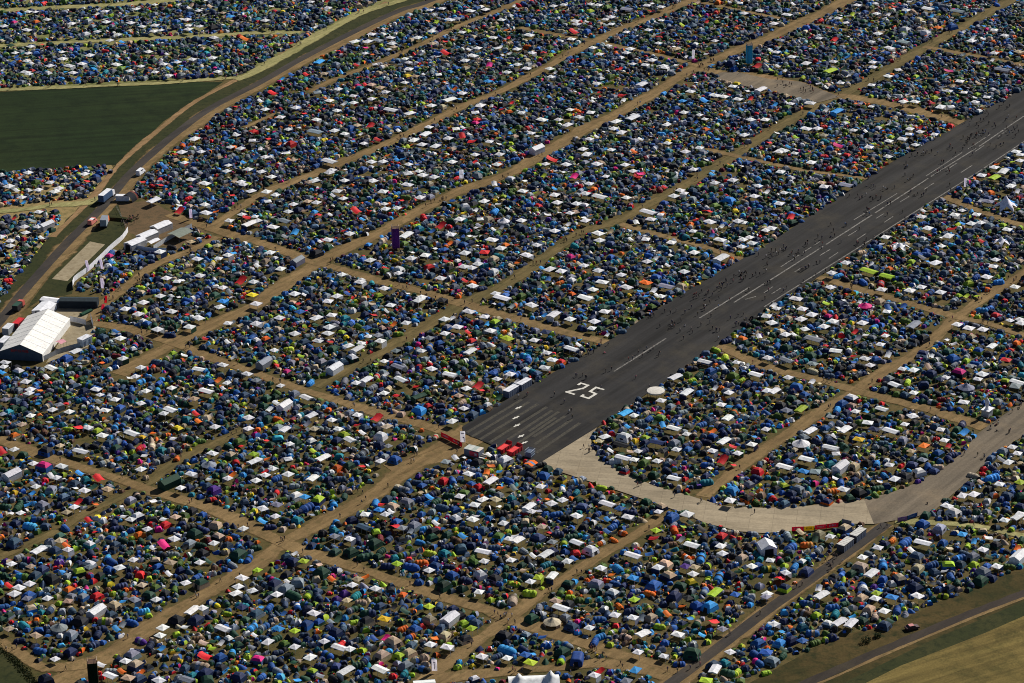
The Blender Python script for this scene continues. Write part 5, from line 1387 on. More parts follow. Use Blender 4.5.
def star_tent(px, py, label, R, top, col, z=0.0, arms=5, rz=0.3):
    o = thing("star_tent", label, "star tent", px, py, rz, z, keep=R * .8)
    n = arms * 4
    rows = []
    for k, (f, zz) in enumerate(((1.0, 0.25), (0.74, 0.3 * top + .3), (0.45, 0.5 * top), (0.2, 0.76 * top), (0.03, top))):
        ring = []
        for i in range(n):
            u = abs(((i / 4) % 1) * 2 - 1)      # 1 at a tip, 0 between
            w = u ** 1.6
            rr = R * f * (1 - (1 - w) * 0.52 * f)
            lift = (1 - w) * 1.5 * f * (1.35 if k == 0 else .5)
            ring.append((rr * cos(2 * pi * i / n), rr * sin(2 * pi * i / n), min(top, zz + lift * (1 if k < 2 else .3))))
        rows.append(ring)
    m = MB().loft(rows, True)
    m.f.append(tuple(range((len(rows) - 1) * n, len(rows) * n)))
    m.build("canopy", "cloth", o, col, True)
    MB().bar((0, 0, 0), (0, 0, top + .3), .08, 6).build("centre_pole", "painted", o, 'e')
    for i in range(arms):
        t = 2 * pi * i / arms
        MB().bar((R * cos(t), R * sin(t), .25), ((R + .9) * cos(t), (R + .9) * sin(t), 0), .03, 4).build("guy_rope", "painted", o, 'i')
    return o


def place_singles():
    build_marquee()
    # behind and beside the marquee
    long_marquee(44, 305.5, "low white side tent behind the huge marquee, nearer of two", 9, 6, RD2, 2.4, 2.9, 'w', 'w')
    long_marquee(51, 298.3, "narrow white tent with dark front strip farthest behind the huge marquee", 8, 4, RB + 0.3, 2.4, 2.8, 'w', (0.1, 0.11, 0.14))
    long_marquee(78.5, 297.8, "long black canopy across the back of the sandy yard", 14.5, 4.2, -0.06, 3.0, 3.5, (0.035, 0.05, 0.06), (0.02, 0.03, 0.04), dark=False)
    truck(19, 309, "small dark truck with red cab parked by the left road", 6.5, 2.3, 2.6, RD2, 'k', 'm', (0.5, 0.1, 0.08))
    container(18.4, 320.5, "red container beside the huge white marquee", 5.5, 2.44, 2.6, RD2, 'r', 'a')
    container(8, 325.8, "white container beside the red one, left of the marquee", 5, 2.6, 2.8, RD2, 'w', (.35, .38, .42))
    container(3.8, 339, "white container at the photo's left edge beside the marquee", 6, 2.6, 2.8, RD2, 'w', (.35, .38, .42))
    container(84.5, 337, "white cabin with pale blue walls at the yard corner", 5, 2.8, 3.0, RA, 'w', (.42, .48, .55), doors=2)
    long_marquee(60.5, 340.5, "small pink and white canopy inside the sandy yard", 3, 3, RA, 2.2, 2.6, (.62, .3, .36), 'w', open_sides=True, name="gazebo", cat="gazebo")
    long_marquee(86, 311, "low dark bench cover lying in the sandy yard", 5.5, 1.6, RA, .8, 1.0, 'm', 'm', name="bench_cover", cat="cover", dark=False)
    fence("sheeted_fence", [(70, 321.5), (78, 323), (86, 325)], "short white sheeted fence across the sandy yard", 2.2, 'w')
    fence("sheeted_fence", [(91, 320), (93.5, 328)], "white sheeted fence piece at the yard's path side", 2.6, 'w', 2.0)
    fence("sheeted_fence", [(43.5, 361), (62, 352.5), (80, 347.5)], "grey sheeted fence in front of the sandy yard", 1.9, (.32, .34, .36))
    fence("sheeted_fence", [(73, 290), (74.3, 282), (89.7, 270.5), (110, 251), (123, 239.5), (128, 232)], "long curved white sheeted fence above the concrete pad", 2.3, 'w')
    fence("sheeted_fence", [(153.7, 250), (172, 238.5), (192, 228)], "straight grey white fence beside the green tarpaulin shelter", 2.0, (.5, .53, .56))
    fence("sheeted_fence", [(129.5, 248), (152, 252), (166.5, 252)], "low white sheeted fence below the row of long white tents", 1.8, 'w')
    fence("rail_fence", [(116.5, 208), (121, 217), (126, 228)], "dark railing on the bank beside the left road", 1.3, (.3, .28, .24), panels=False)
    b = thing("earth_bank", "dark grassy earth bank below the railing by the left road", "bank", 118, 220, RB + .35)
    MB().loft([[(x, -1.6, 0), (x, -.5, 1.2 * k), (x, .7, 1.3 * k), (x, 1.7, 0)] for x, k in ((-6, .1), (-4, .8), (0, 1), (4, .9), (6.5, .1))]).build("slope", "verge_grass", b)
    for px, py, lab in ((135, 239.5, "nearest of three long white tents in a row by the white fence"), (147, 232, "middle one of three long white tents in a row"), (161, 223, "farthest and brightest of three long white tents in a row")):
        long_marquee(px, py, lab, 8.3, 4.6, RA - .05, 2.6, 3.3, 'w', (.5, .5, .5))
    long_marquee(153.2, 239.8, "small white awning in front of the three long white tents", 5.5, 2.6, RA, 2.2, 2.6, 'w', 'w', open_sides=True, name="awning", cat="awning")
    long_marquee(180, 231, "grey green tarpaulin shelter with dark underside beside a fence", 8.5, 6.5, RA, 2.6, 3.2, (.2, .23, .2), (.2, .22, .2), open_sides=True, name="shelter", cat="shelter")
    o = thing("arched_shelter", "round arched shelter with a red and wooden rim by the left road", "shelter", 129.5, 200, RA + .2, keep=3.5)
    for x0, x1, cc, nm in ((-2.4, 1.4, 'k', "arch_shell"), (1.42, 2.0, 'b', "wooden_rim"), (2.02, 2.5, 'a', "red_rim")):
        MB().loft([[(x, 2.8 * cos(pi * j / 14), 3.0 * sin(pi * j / 14)) for j in range(15)] for x in (x0, x1)]).build(nm, "cloth", o, cc)
    # vehicles on the left road
    RD = radians(70)
    truck(107, 199.5, "long blue truck with white roof driving on the left road", 10.5, 2.5, 3.7, RD, (.04, .09, .2), 'w', 'w')
    truck(105, 225, "grey box truck with orange stripes beside the left road", 7.5, 2.6, 3.6, RD + .3, (.28, .33, .38), 'e', 'o')
    car(140.7, 174, "white van driving on the left road above the blue truck", RD, 'w', 'w', 5.4, 2.0, 2.3, "van", "van")
    car(92.6, 223.5, "red and white van on the left road below the trucks", RD, (.6, .2, .17), 'w', 5.2, 2.0, 2.2, "van", "van")
    container(122.5, 195, "white box trailer beside the arched shelter", 5.5, 2.3, 2.4, -0.05, 'w', 'w', name="trailer")
    car(912, 629, "dark car with red and white roof parked on rough meadow", radians(20), (.05, .02, .025), (.5, .2, .2))
    # the end of the runway
    for px, py, lab in ((511, 387.8, "nearer of two toilet containers at the runway's left edge"), (523.8, 381, "farther of two toilet containers at the runway's left edge")):
        container(px, py, lab, 6.3, 2.6, 2.7, RA, 'w', (.09, .12, .2), doors=6, group="toilet containers", name="toilet_container")
    for px, py, lab in ((845.5, 541, "nearer of two toilet containers beside the asphalt track"), (858, 531.3, "farther of two toilet containers beside the asphalt track")):
        container(px, py, lab, 6.3, 2.6, 2.7, RA, (.55, .55, .53), (.05, .06, .08), doors=6, group="toilet containers", name="toilet_container")
    for px, py, lab in ((504.5, 450.5, "left one of two red skips at the runway's end"), (514.8, 453, "right one of two red skips at the runway's end")):
        o = thing("skip", lab, "skip", px, py, RA, group="red skips at the runway's end", keep=2.8)
        a, b2 = 2.9, 1.15
        m = MB()
        m.box(-a, a, -b2, b2, .15, .3)
        for s in (-1, 1):
            m.add([(-a, s * b2, .3), (a, s * b2, .3), (a, s * b2, 2.5), (a - .8, s * b2, 1.9), (-a, s * b2, 1.75), (-a, s * (b2 - .08), .3), (a, s * (b2 - .08), .3), (a, s * (b2 - .08), 2.5), (a - .8, s * (b2 - .08), 1.9), (-a, s * (b2 - .08), 1.75)],
                  [(0, 1, 2, 3, 4), (9, 8, 7, 6, 5), (4, 3, 8, 9), (3, 2, 7, 8)])
        m.box(-a, -a + .08, -b2 + .08, b2 - .08, .3, 1.75).box(a - .08, a, -b2 + .08, b2 - .08, .3, 2.6)
        m.build("tub", "painted", o, 'r')
        MB().add([(-a + .1, -b2 + .1, 1.5), (a - .1, -b2 + .1, 1.75), (a - .1, b2 - .1, 1.75), (-a + .1, b2 - .1, 1.5)], [(0, 1, 2, 3)]).build("cover", "painted", o, (.75, .05, .05))
        for x in (-2.4, -.8, .8, 2.4):
            MB().box(x - .08, x + .08, -b2 - .07, -b2 - .002, .2, 1.7).build("rib", "painted", o, 'a')
    o = thing("cage_container", "grey blue barred cage container beside the red skips", "cage", 530, 456.5, RA + .15, keep=2.2)
    MB().box(-1.5, 1.5, -1.2, 1.2, .1, .25).build("floor_tray", "painted", o, 'k')
    MB().box(-1.3, 1.3, -1.0, 1.0, .25, 2.1).build("liner", "painted", o, (.13, .17, .26))
    bars = MB()
    for i in range(9):
        x = -1.5 + 3 * i / 8
        for y in (-1.2, 1.2):
            bars.bar((x, y, .2), (x, y, 2.7), .045, 4)
        bars.bar((x, -1.2, 2.7), (x, 1.2, 2.7), .04, 4)
    for zz in (.9, 1.8, 2.7):
        for y in (-1.2, 1.2):
            bars.bar((-1.5, y, zz), (1.5, y, zz), .05, 4)
    bars.build("bars", "painted", o, (.4, .47, .58))
    o = thing("kiosk", "kiosk with orange roof and blue stripe beside the taxiway corner", "kiosk", 531, 469.5, RA, keep=2.6)
    MB().loft([[(x, -1.7, 2.3), (x, 0, 2.9), (x, 1.7, 2.3)] for x in (-1.8, -.45)]).build("roof", "cloth", o, 'o')
    MB().loft([[(x, -1.7, 2.3), (x, 0, 2.9), (x, 1.7, 2.3)] for x in (-.44, .44)]).build("roof_stripe", "cloth", o, (.1, .25, .45))
    MB().loft([[(x, -1.7, 2.3), (x, 0, 2.9), (x, 1.7, 2.3)] for x in (.45, 1.8)]).build("roof", "cloth", o, 'o')
    MB().box(-1.6, 1.6, -1.5, 1.5, 0, 1.0).build("counter", "painted", o, 'k')
    for x in (-1.7, 1.7):
        for y in (-1.6, 1.6):
            MB().bar((x, y, 0), (x, y, 2.35), .05, 4).build("post", "painted", o, 'e')
    o = thing("stall", "grey flat roofed stall with red banner front beside the runway's end", "stall", 474, 455, RB + .1, keep=4.0)
    for k in range(4):
        MB().box(-3 + k * 1.5, -1.55 + k * 1.5, -1.8, 1.8, 2.5, 2.62 + .05 * (k % 2)).build("roof_panel", "painted", o, ((.42, .46, .44), (.5, .52, .5), (.36, .42, .4), (.6, .54, .48))[k])
    MB().box(-2.9, 2.9, -1.7, 1.7, 0, 2.45).build("wall", "painted", o, (.12, .15, .21))
    bn = MB().box(-.6, 2.8, -1.98, -1.9, .6, 2.3).build("front_banner", "cloth", o, (.6, .06, .08))
    q = MB()
    text_strokes(q, "S", .2, 1.0, 1.1, .8, -2.0, .16)
    MB().box(1.4, 2.3, -2.03, -1.99, 1.0, 1.9).build("pale_patch", "cloth", bn, (.6, .45, .42))
    for k in range(3):
        MB().box(3.1, 5.2, -2.0 + k * 1.1, -1.5 + k * 1.1, .35 + .15 * k, .75 + .15 * k).build("ramp_board", "painted", o, ((.7, .7, .66), (.1, .1, .1), (.66, .64, .6))[k])
    # banner fences
    def banner_fence(name, segs, label, h=1.7):
        w0 = P(*segs[0][0])
        o = empty(name, (w0[0], w0[1], 0))
        tag(o, label, "banner fence")
        for (a, b_, cc, scr) in segs:
            A_, B_ = P(*a) - w0, P(*b_) - w0
            d = (B_ - A_) / np.linalg.norm(B_ - A_)
            n_ = np.array([d[1], -d[0], 0])
            if n_[1] > 0:
                n_ = -n_
            rows = [[A_ + (B_ - A_) * t + n_ * .05 * sin(9 * t) + np.array([0, 0, zz]) for zz in (.15, h * .6, h)] for t in np.linspace(0.01, .99, 8)]
            m = MB().loft(rows)
            back = MB().loft([[p - n_ * .03 for p in r] for r in rows])
            m.add(back.v, [f[::-1] for f in back.f])
            s = m.build("banner", "banner_cloth", o, cc)
            mk = MB()
            L = np.linalg.norm(B_ - A_)
            for k in range(5):
                t0 = .2 + k * .12
                c0 = A_ + d * L * t0 + n_ * .13
                c1 = A_ + d * L * (t0 + .075) + n_ * .13
                za, zb = h * random.uniform(.4, .5), h * random.uniform(.7, .82)
                mk.add([c0 + [0, 0, za], c1 + [0, 0, za], c1 + [0, 0, zb], c0 + [0, 0, zb]], [(0, 1, 2, 3)])
            mk.build("print", "cloth", s, scr)
            for p in (A_, B_):
                MB().bar((p[0], p[1], 0), (p[0], p[1], h + .1), .05, 4).build("post", "painted", o, 'k')
            p = (P(*a) + P(*b_)) / 2
            for t in np.linspace(0, 1, 4):
                p = P(*a) * (1 - t) + P(*b_) * t
                reserve(p[0], p[1], 1.0)
    banner_fence("banner_fence", [((441.2, 437), (451, 441.8), (.36, .035, .06), (.6, .36, .38)), ((451.2, 442), (462, 447.5), (.36, .035, .06), (.6, .36, .32))], "red banner fence with pale print left of the runway's end", 1.9)
    banner_fence("banner_fence", [((791.8, 531.6), (803.6, 531.2), (.5, .05, .1), (.7, .4, .42)), ((804, 531.2), (814.5, 530.6), (.55, .41, .04), (.4, .27, .02)), ((815, 530), (826, 528.8), (.5, .05, .11), (.66, .36, .4)), ((826.4, 528.7), (838.4, 527.2), (.46, .03, .08), (.66, .3, .36))], "red and yellow banner fence along the taxiway's lower edge", 1.7)
    banner_fence("banner_fence", [((897.5, 522), (907, 520.4), (.2, .14, .27), (.3, .24, .38)), ((907.3, 520.2), (917.2, 516.6), (.08, .16, .34), (.16, .24, .42))], "purple and blue banner fence where the track meets the apron", 1.6)
    o = thing("site_screen", "grey mesh screen at the right end of the taxiway banner fence", "screen", 846.5, 527, -.5)
    MB().box(-1.6, 1.6, -.03, .03, .2, 2.6).build("mesh_panel", "cloth", o, (.12, .14, .19))
    for x in (-1.6, 1.6):
        MB().bar((x, 0, 0), (x, 0, 2.8), .06, 4).build("post", "painted", o, 'e')
    # towers
    tower(749, 64.5, "tall blue cloth clad lookout tower beside the upper street", (.07, .30, .46), 9.6, 2.4)
    tower(395.8, 249, "tall purple cloth clad lookout tower beside a dirt street", (.14, .05, .24), 9.2, 2.6)
    tower(94.3, 690, "dark green cloth clad lookout tower at the photo's bottom edge", (.012, .035, .018), 9.8, 2.7)
    o = thing("booth", "white booth carrying a tall white figure column beside the apron", "booth", 987, 415.5, RA, keep=2.4)
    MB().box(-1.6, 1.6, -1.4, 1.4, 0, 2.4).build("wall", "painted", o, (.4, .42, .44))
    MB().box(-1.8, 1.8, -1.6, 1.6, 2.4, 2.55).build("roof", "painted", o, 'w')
    MB().loft([[(r * cos(2 * pi * i / 12) - .4, r * sin(2 * pi * i / 12), zz) for i in range(12)] for zz, r in ((2.55, .75), (3.4, .5), (4.6, .7), (5.6, .85), (6.3, .5), (6.9, .15))], True, False, True).build("figure_column", "painted", o, (.66, .66, .74), True)
    MB().loft([[(1.9, -1.2, 2.1), (1.9, 1.2, 2.1)], [(3.6, -1.2, 1.8), (3.6, 1.2, 1.8)]]).build("awning", "cloth", o, 'w')
    # canopies
    o = thing("round_canopy", "large flat round white canopy at the runway's right edge", "canopy", 655.8, 390.2, 0, 2.9, keep=4.2)
    MB().loft([[(r * cos(2 * pi * i / 40), r * sin(2 * pi * i / 40), zz) for i in range(40)] for r, zz in ((3.1, 2.65), (3.15, 2.85), (2.2, 3.0), (.6, 3.08), (.02, 3.1))], True).build("roof", "cloth", o, (.58, .56, .52))
    MB().loft([[(3.16 * cos(2 * pi * i / 40), 3.16 * sin(2 * pi * i / 40), zz) for i in range(40)] for zz in (2.35, 2.64)], True).build("rim", "cloth", o, (.55, .53, .48))
    for i in range(8):
        t = 2 * pi * i / 8
        MB().bar((2.9 * cos(t), 2.9 * sin(t), 0), (2.9 * cos(t), 2.9 * sin(t), 2.6), .06, 5).build("pole", "painted", o, 'k')
    star_tent(1005.5, 209.5, "large white peaked star tent near the photo's right edge", 5.2, 6.0, (.72, .71, .82))
    star_tent(1001, 245, "small white star tent right of the runway", 3.9, 3.6, (.7, .7, .8), rz=.8)
    star_tent(899.5, 249.5, "low white star tent right of the runway near the edge line", 4.6, 2.9, 'w', rz=.1)
    long_marquee(767, 541, "white gabled tent with open dark front beside the taxiway", 5.4, 5.0, radians(102), 2.5, 3.9, 'w', 'w')
    long_marquee(424.5, 682.5, "white canopy with grey front at the photo's bottom edge", 6.5, 5, 0.1, 2.4, 3.0, (.66, .7, .7), (.3, .37, .46))
    o = thing("peaked_tent", "broad white tent with two peaks at the photo's bottom edge", "peaked tent", 534, 687, 0.05, keep=6)
    for s in (-2, -1, 0, 1, 2):
        p = o.location
        reserve(p.x + s * 3, p.y, 3.5)
    xs = np.linspace(-7.5, 7.5, 31)
    rows = []
    for x in xs:
        pk = max(0, 1 - abs(x - 4.9) / 2.6) ** 1.7 + .8 * max(0, 1 - abs(x + 4.4) / 2.2) ** 1.7
        rows.append([(x, -3.4, 1.9), (x, -2.2, 2.3 + .3 * pk), (x, -.9, 2.8 + 1.1 * pk), (x, 0, 3.1 + 2.6 * pk), (x, .9, 2.8 + 1.1 * pk), (x, 2.2, 2.3 + .3 * pk), (x, 3.4, 1.9)])
    MB().loft(rows).build("canopy", "cloth", o, (.68, .7, .72), True)
    MB().loft([[(x, y, zz) for zz in (0, 1.9)] for x, y in ((7.4, 3.3), (-7.4, 3.3), (-7.4, -3.3), (7.4, -3.3))]).build("wall", "cloth", o, (.5, .53, .56))
    o = thing("box_tent", "royal blue box shaped tent at the bottom street corner", "box tent", 577, 662.5, RA + .5, keep=3.0)
    MB().loft([[(x, 1.9 * cos(t) * (1.0), 2.4 * min(1, 1.15 * sin(t) ** .55)) for t in np.linspace(0, pi, 11)] for x in np.linspace(-2.6, 2.6, 6)], False, True, True).build("flysheet", "tent_fabric", o, (.02, .06, .24), True)
    MB().add([(-2.63, -.7, .05), (-2.63, .7, .05), (-2.63, .6, 1.8), (-2.63, -.6, 1.8)], [(0, 3, 2, 1)]).build("door", "cloth", o, 'k')
    # banners
    banner(88.4, 272, "pale lilac banner above the concrete pad, left of two", 4.9, 1.1, lean=-.5)
    banner(102.6, 270.5, "pale lilac banner above the concrete pad, right of two", 4.8, 1.1, lean=-.5)
    banner(102.6, 290, "pale lilac banner beside the black canopy", 4.9, 1.2)
    banner(191, 219.5, "pale lilac banner beside the upper street near three long tents", 4.6, 1.2, (.66, .6, .74), ((.0, .25, .5, .56),))
    banner(693.3, 60, "white banner by the upper left street corner", 4.9, 1.2, (.66, .66, .78))
    banner(461.5, 180, "white and blue banner beside a dirt street among white gazebos", 4.6, 1.8, (.66, .66, .8), ((-.35, .35, .56, .62),))
    banner(434.5, 673, "white banner with thin dark print at the bottom street corner", 4.6, 1.65, (.7, .68, .8), ((-.06, .06, .3, .72), (-.2, .2, .76, .82)))
    banner(462.8, 444, "white banner with dark blue mark at the runway's end", 4.9, 1.75, (.68, .68, .82), ((-.32, .36, .8, .85), (.0, .3, .48, .55), (.22, .34, .2, .5)))
    banner(964.8, 188.5, "narrow white banner at the runway's right edge line", 4.6, .95, (.66, .64, .76))
    banner(105.5, 304.5, "red and white flag leaning beside the sandy yard", 3.6, 1.0, (.6, .06, .09), ((-.4, .1, .5, .75),), .4)
    banner(102.2, 311.5, "short red flag beside the sandy yard's path", 3.0, 1.1, (.62, .1, .16), (), .6)
    for bx in ((88.4, 272), (102.6, 270.5), (102.6, 290), (191, 219.5), (693.3, 60), (461.5, 180), (434.5, 673), (462.8, 444), (964.8, 188.5)):
        reserve_px(*bx, 0.8)

# ------------------------------------------------------------------ people
def person_mesh(name, pose, res=1):
    """one continuous skinned body; face materials 0 skin, 1 shirt, 2 trousers"""
    J = {'pelvis': (0, 0, .95), 'chest': (0, .02, 1.28), 'neck': (0, 0, 1.48), 'head': (0, .03, 1.60), 'top': (0, .02, 1.74)}
    st = {'stand': .05, 'walk': .28, 'sit': 0}[pose]
    for s, sg in (('l', 1), ('r', -1)):
        f = st * sg
        J['hip' + s] = (.1 * sg, 0, .9)
        J['knee' + s] = (.11 * sg, f * .6 + .04, .5)
        J['ankle' + s] = (.11 * sg, f - .02, .09)
        J['toe' + s] = (.12 * sg, f + .15, .04)
        J['sh' + s] = (.19 * sg, 0, 1.42)
        J['elb' + s] = (.27 * sg, -f * .5 - .02, 1.14)
        J['hand' + s] = (.25 * sg, -f * .7 + .12, .9)
    if pose == 'sit':
        d = .95 - .16
        for k in ('pelvis', 'chest', 'neck', 'head', 'top', 'shl', 'shr', 'elbl', 'elbr', 'hipl', 'hipr'):
            x, y, z_ = J[k]
            J[k] = (x, y - (.0 if z_ < 1 else .1), z_ - d)
        for s, sg in (('l', 1), ('r', -1)):
            J['knee' + s] = (.2 * sg, .42, .45)
            J['ankle' + s] = (.12 * sg, .62, .08)
            J['toe' + s] = (.13 * sg, .78, .05)
            J['hand' + s] = (.2 * sg, .3, .42)
    rad = {'pelvis': .15, 'chest': .16, 'neck': .06, 'head': .1, 'top': .075}
    for s in 'lr':
        rad.update({'hip' + s: .1, 'knee' + s: .065, 'ankle' + s: .045, 'toe' + s: .04, 'sh' + s: .07, 'elb' + s: .048, 'hand' + s: .042})
    names = list(J)
    E_ = [('pelvis', 'chest'), ('chest', 'neck'), ('neck', 'head'), ('head', 'top')]
    for s in 'lr':
        E_ += [('pelvis', 'hip' + s), ('hip' + s, 'knee' + s), ('knee' + s, 'ankle' + s), ('ankle' + s, 'toe' + s), ('chest', 'sh' + s), ('sh' + s, 'elb' + s), ('elb' + s, 'hand' + s)]
    me = bpy.data.meshes.new(name)
    me.from_pydata([J[k] for k in names], [(names.index(a), names.index(b)) for a, b in E_], [])
    o = bpy.data.objects.new(name, me)
    scene.collection.objects.link(o)
    o.modifiers.new("skin", 'SKIN')
    for i, k in enumerate(names):
        v = me.skin_vertices[0].data[i]
        v.radius = (rad[k], rad[k])
        v.use_root = k == 'pelvis'
    o.modifiers.new("sub", 'SUBSURF').levels = 1
    dg = bpy.context.evaluated_depsgraph_get()
    out = bpy.data.meshes.new_from_object(o.evaluated_get(dg))
    bpy.data.objects.remove(o)
    out.name = name
    out.materials.clear()
    for m in ("skin_tone", "painted", "dark_trousers"):
        out.materials.append(MATS[m])
    neck, waist = (1.47, .93) if pose != 'sit' else (.68, .2)
    for p in out.polygons:
        c = p.center
        arm = abs(c.x) > .215 and c.z < 1.2 and pose != 'sit'
        p.material_index = 0 if c.z > neck or (arm and c.z < 1.16) else (1 if c.z > waist else 2)
        p.use_smooth = True
    return out


for nm, c in (("skin_tone", (.42, .24, .16)), ("dark_trousers", (.03, .035, .05))):
    m, n, b = new_mat(nm, .8, .2)
    b.inputs["Base Color"].default_value = (*c, 1)


def make_people():
    meshes = [person_mesh("person_walking", 'walk'), person_mesh("person_standing", 'stand'), person_mesh("person_sitting", 'sit')]
    shirts = [("black", (.02, .02, .025), 46), ("navy", (.02, .03, .1), 16), ("dark red", (.25, .03, .03), 7), ("white", (.7, .7, .7), 9), ("grey", (.2, .2, .22), 10), ("olive", (.07, .08, .03), 6), ("pink", (.55, .15, .2), 3), ("light blue", (.2, .35, .6), 3)]
    folk = []

    def put(x, y, pose, where, rz=None):
        gx, gy = to_px([[x, y, 0]])
        if not (2 < gx[0] < 1022 and 2 < gy[0] < 681):
            return
        w, c, _ = random.choices(shirts, [s[2] for s in shirts])[0]
        k = random.uniform(.93, 1.06)
        zz = 0.24 if where == "the runway" else 0.1 if ('street' in where or 'earth' in where) else 0.22
        folk.append((-y, x, zz, pose, where, rz if rz is not None else random.uniform(0, 2 * pi), w, c, k))
        reserve(x, y, .45)

    def finish():
        folk.sort(key=lambda f: -f[0])
        first = [None] * 3
        for f in folk[:296]:
            ny, x, zz, pose, where, rz, w, c, k = f
            if first[pose] is None:
                o = link(bpy.data.objects.new("person", meshes[pose]))
                first[pose] = o
            else:
                o = first[pose].copy()
                COL.objects.link(o)
            o.location = (x, -ny, zz)
            o.rotation_euler = (0, 0, rz)
            o.scale = (k, k, k)
            o.color = (*c, 1)
            verb = ("walking along", "standing on", "sitting on")[pose]
            tag(o, f"person in {w} top and dark trousers {verb} {where}", "person", f"people in {w} tops {verb} {where}")
        rest = folk[296:]
        V, L_, T_, C_ = [], [], [], []
        base = 0
        for pose in range(3):
            me = meshes[pose]
            n = len(me.vertices)
            co = np.empty(n * 3, np.float32)
            me.vertices.foreach_get("co", co)
            co = co.reshape(-1, 3)
            lp = np.empty(len(me.loops), np.int32)
            me.loops.foreach_get("vertex_index", lp)
            tot = np.empty(len(me.polygons), np.int32)
            me.polygons.foreach_get("loop_total", tot)
            mi = np.empty(len(me.polygons), np.int32)
            me.polygons.foreach_get("material_index", mi)
            mi = np.repeat(mi, tot)
            for ny, x, zz, ps, where, rz, w, c, k in rest:
                if ps != pose:
                    continue
                q = co * k
                V.append(np.stack([q[:, 0] * cos(rz) - q[:, 1] * sin(rz) + x, q[:, 0] * sin(rz) + q[:, 1] * cos(rz) - ny, q[:, 2] + zz], 1))
                L_.append(lp + base)
                T_.append(tot)
                C_.append(np.array([(.42, .24, .16), c, (.03, .035, .05)])[mi])
                base += n
        if V:
            me = bpy.data.meshes.new("people_crowd")
            V, L_, T_, C_ = (np.concatenate(q) for q in (V, L_, T_, C_))
            me.vertices.add(len(V))
            me.vertices.foreach_set("co", V.astype(np.float32).ravel())
            me.loops.add(len(L_))
            me.loops.foreach_set("vertex_index", L_.astype(np.int32))
            me.polygons.add(len(T_))
            me.polygons.foreach_set("loop_start", (np.cumsum(T_) - T_).astype(np.int32))
            at_ = me.attributes.new("tint", 'FLOAT_COLOR', 'CORNER')
            at_.data.foreach_set("color", np.concatenate([C_, np.ones((len(C_), 1))], 1).astype(np.float32).ravel())
            me.update(calc_edges=True)
            me.materials.append(MATS["tent_fabric_mass"])
            tag(link(bpy.data.objects.new("people_crowd", me)), "crowd of people farther off on the runway and streets", None, None, "stuff")
        print("PEOPLE", len(folk))

    def cluster(px, py, n, where, pose=None, spread=1.6):
        p = P(px, py)
        rz = random.choice((-YAW, pi - YAW)) + random.gauss(0, .4)
        for _ in range(n):
            q = pose if pose is not None else random.choices((0, 1, 2), (6, 3, 1))[0]
            put(p[0] + random.gauss(0, spread), p[1] + random.gauss(0, spread), q, where, rz if q == 0 else None)

    def street(line, hw, gap, where="a dirt street"):
        """strollers spread along a street"""
        d = 0.0
        for i in range(len(line) - 1):
            d += np.linalg.norm(line[i + 1] - line[i])
            if d > gap:
                d = random.uniform(-gap * .5, gap * .5)
                t = line[i + 1] - line[i]
                for _ in range(random.choice((1, 1, 2, 3))):
                    put(line[i][0] + random.gauss(0, hw * .4), line[i][1] + random.gauss(0, hw * .4), random.choice((0, 0, 0, 1)), where, atan2(t[1], t[0]) - pi / 2 + random.choice((0, pi)))

    R_ = "the runway"
    for px, py, n in [(928, 154, 4), (906, 168, 3), (920, 155, 3), (969, 139, 5), (977, 137, 5), (971, 146, 4), (993, 125, 3), (973, 122, 3), (1001, 147, 3), (986, 134, 3), (859, 198, 5), (875, 187, 3), (889, 189, 3), (906, 180, 3), (874, 200, 4), (869, 213, 3), (912, 195, 3), (858, 243, 3), (815, 247, 4), (830, 238, 2), (800, 255, 3), (785, 252, 3), (772, 253, 4), (767, 257, 4), (805, 270, 5), (792, 260, 2), (865, 246, 2), (946, 172, 4), (1010, 120, 3), (1004, 108, 3), (985, 115, 2),
                      (723, 289, 5), (705, 296, 3), (702, 299, 3), (690, 293, 2), (683, 296, 3), (698, 309, 4), (673, 314, 3), (669, 329, 4), (675, 326, 4), (720, 307, 1), (721, 331, 2), (738, 277, 4), (742, 274, 3), (740, 282, 2), (756, 277, 2), (651, 317, 3), (580, 378, 3), (594, 354, 4), (639, 361, 1), (558, 398, 1), (572, 416, 2), (521, 398, 2), (730, 283, 2), (741, 325, 3), (750, 323, 2), (1015, 132, 3), (950, 150, 2)]:
        cluster(px, py, n + 1, R_, spread=1.7)
    for _ in range(90):
        t = random.random() ** 0.8
        p = P(600 + t * 430, 398 - t * 268) + BX * random.uniform(-15, 15)
        put(p[0], p[1], random.choice((0, 0, 1)), R_)
    A_ = "the asphalt apron"
    for px, py, n in [(1011, 434, 3), (982, 457, 3), (996, 424, 4), (1008, 415, 3), (1018, 408, 3), (990, 430, 3), (919, 503, 1), (945, 464, 2), (962, 452, 2)]:
        cluster(px, py, n, A_, None, 1.1)
    C_ = "the concrete taxiway"
    for px, py, n in [(588, 452, 3), (585, 449, 2), (640, 487, 2), (672, 497, 1), (700, 502, 2), (760, 514, 1)]:
        cluster(px, py, n, C_, None, .9)
    T_ = "the asphalt track"
    for px, py, n in [(828, 567, 5), (832, 560, 4), (884, 527, 2), (735, 634, 1), (699, 660, 2)]:
        cluster(px, py, n, T_, None, 1.0)
    S_ = "a dirt street"
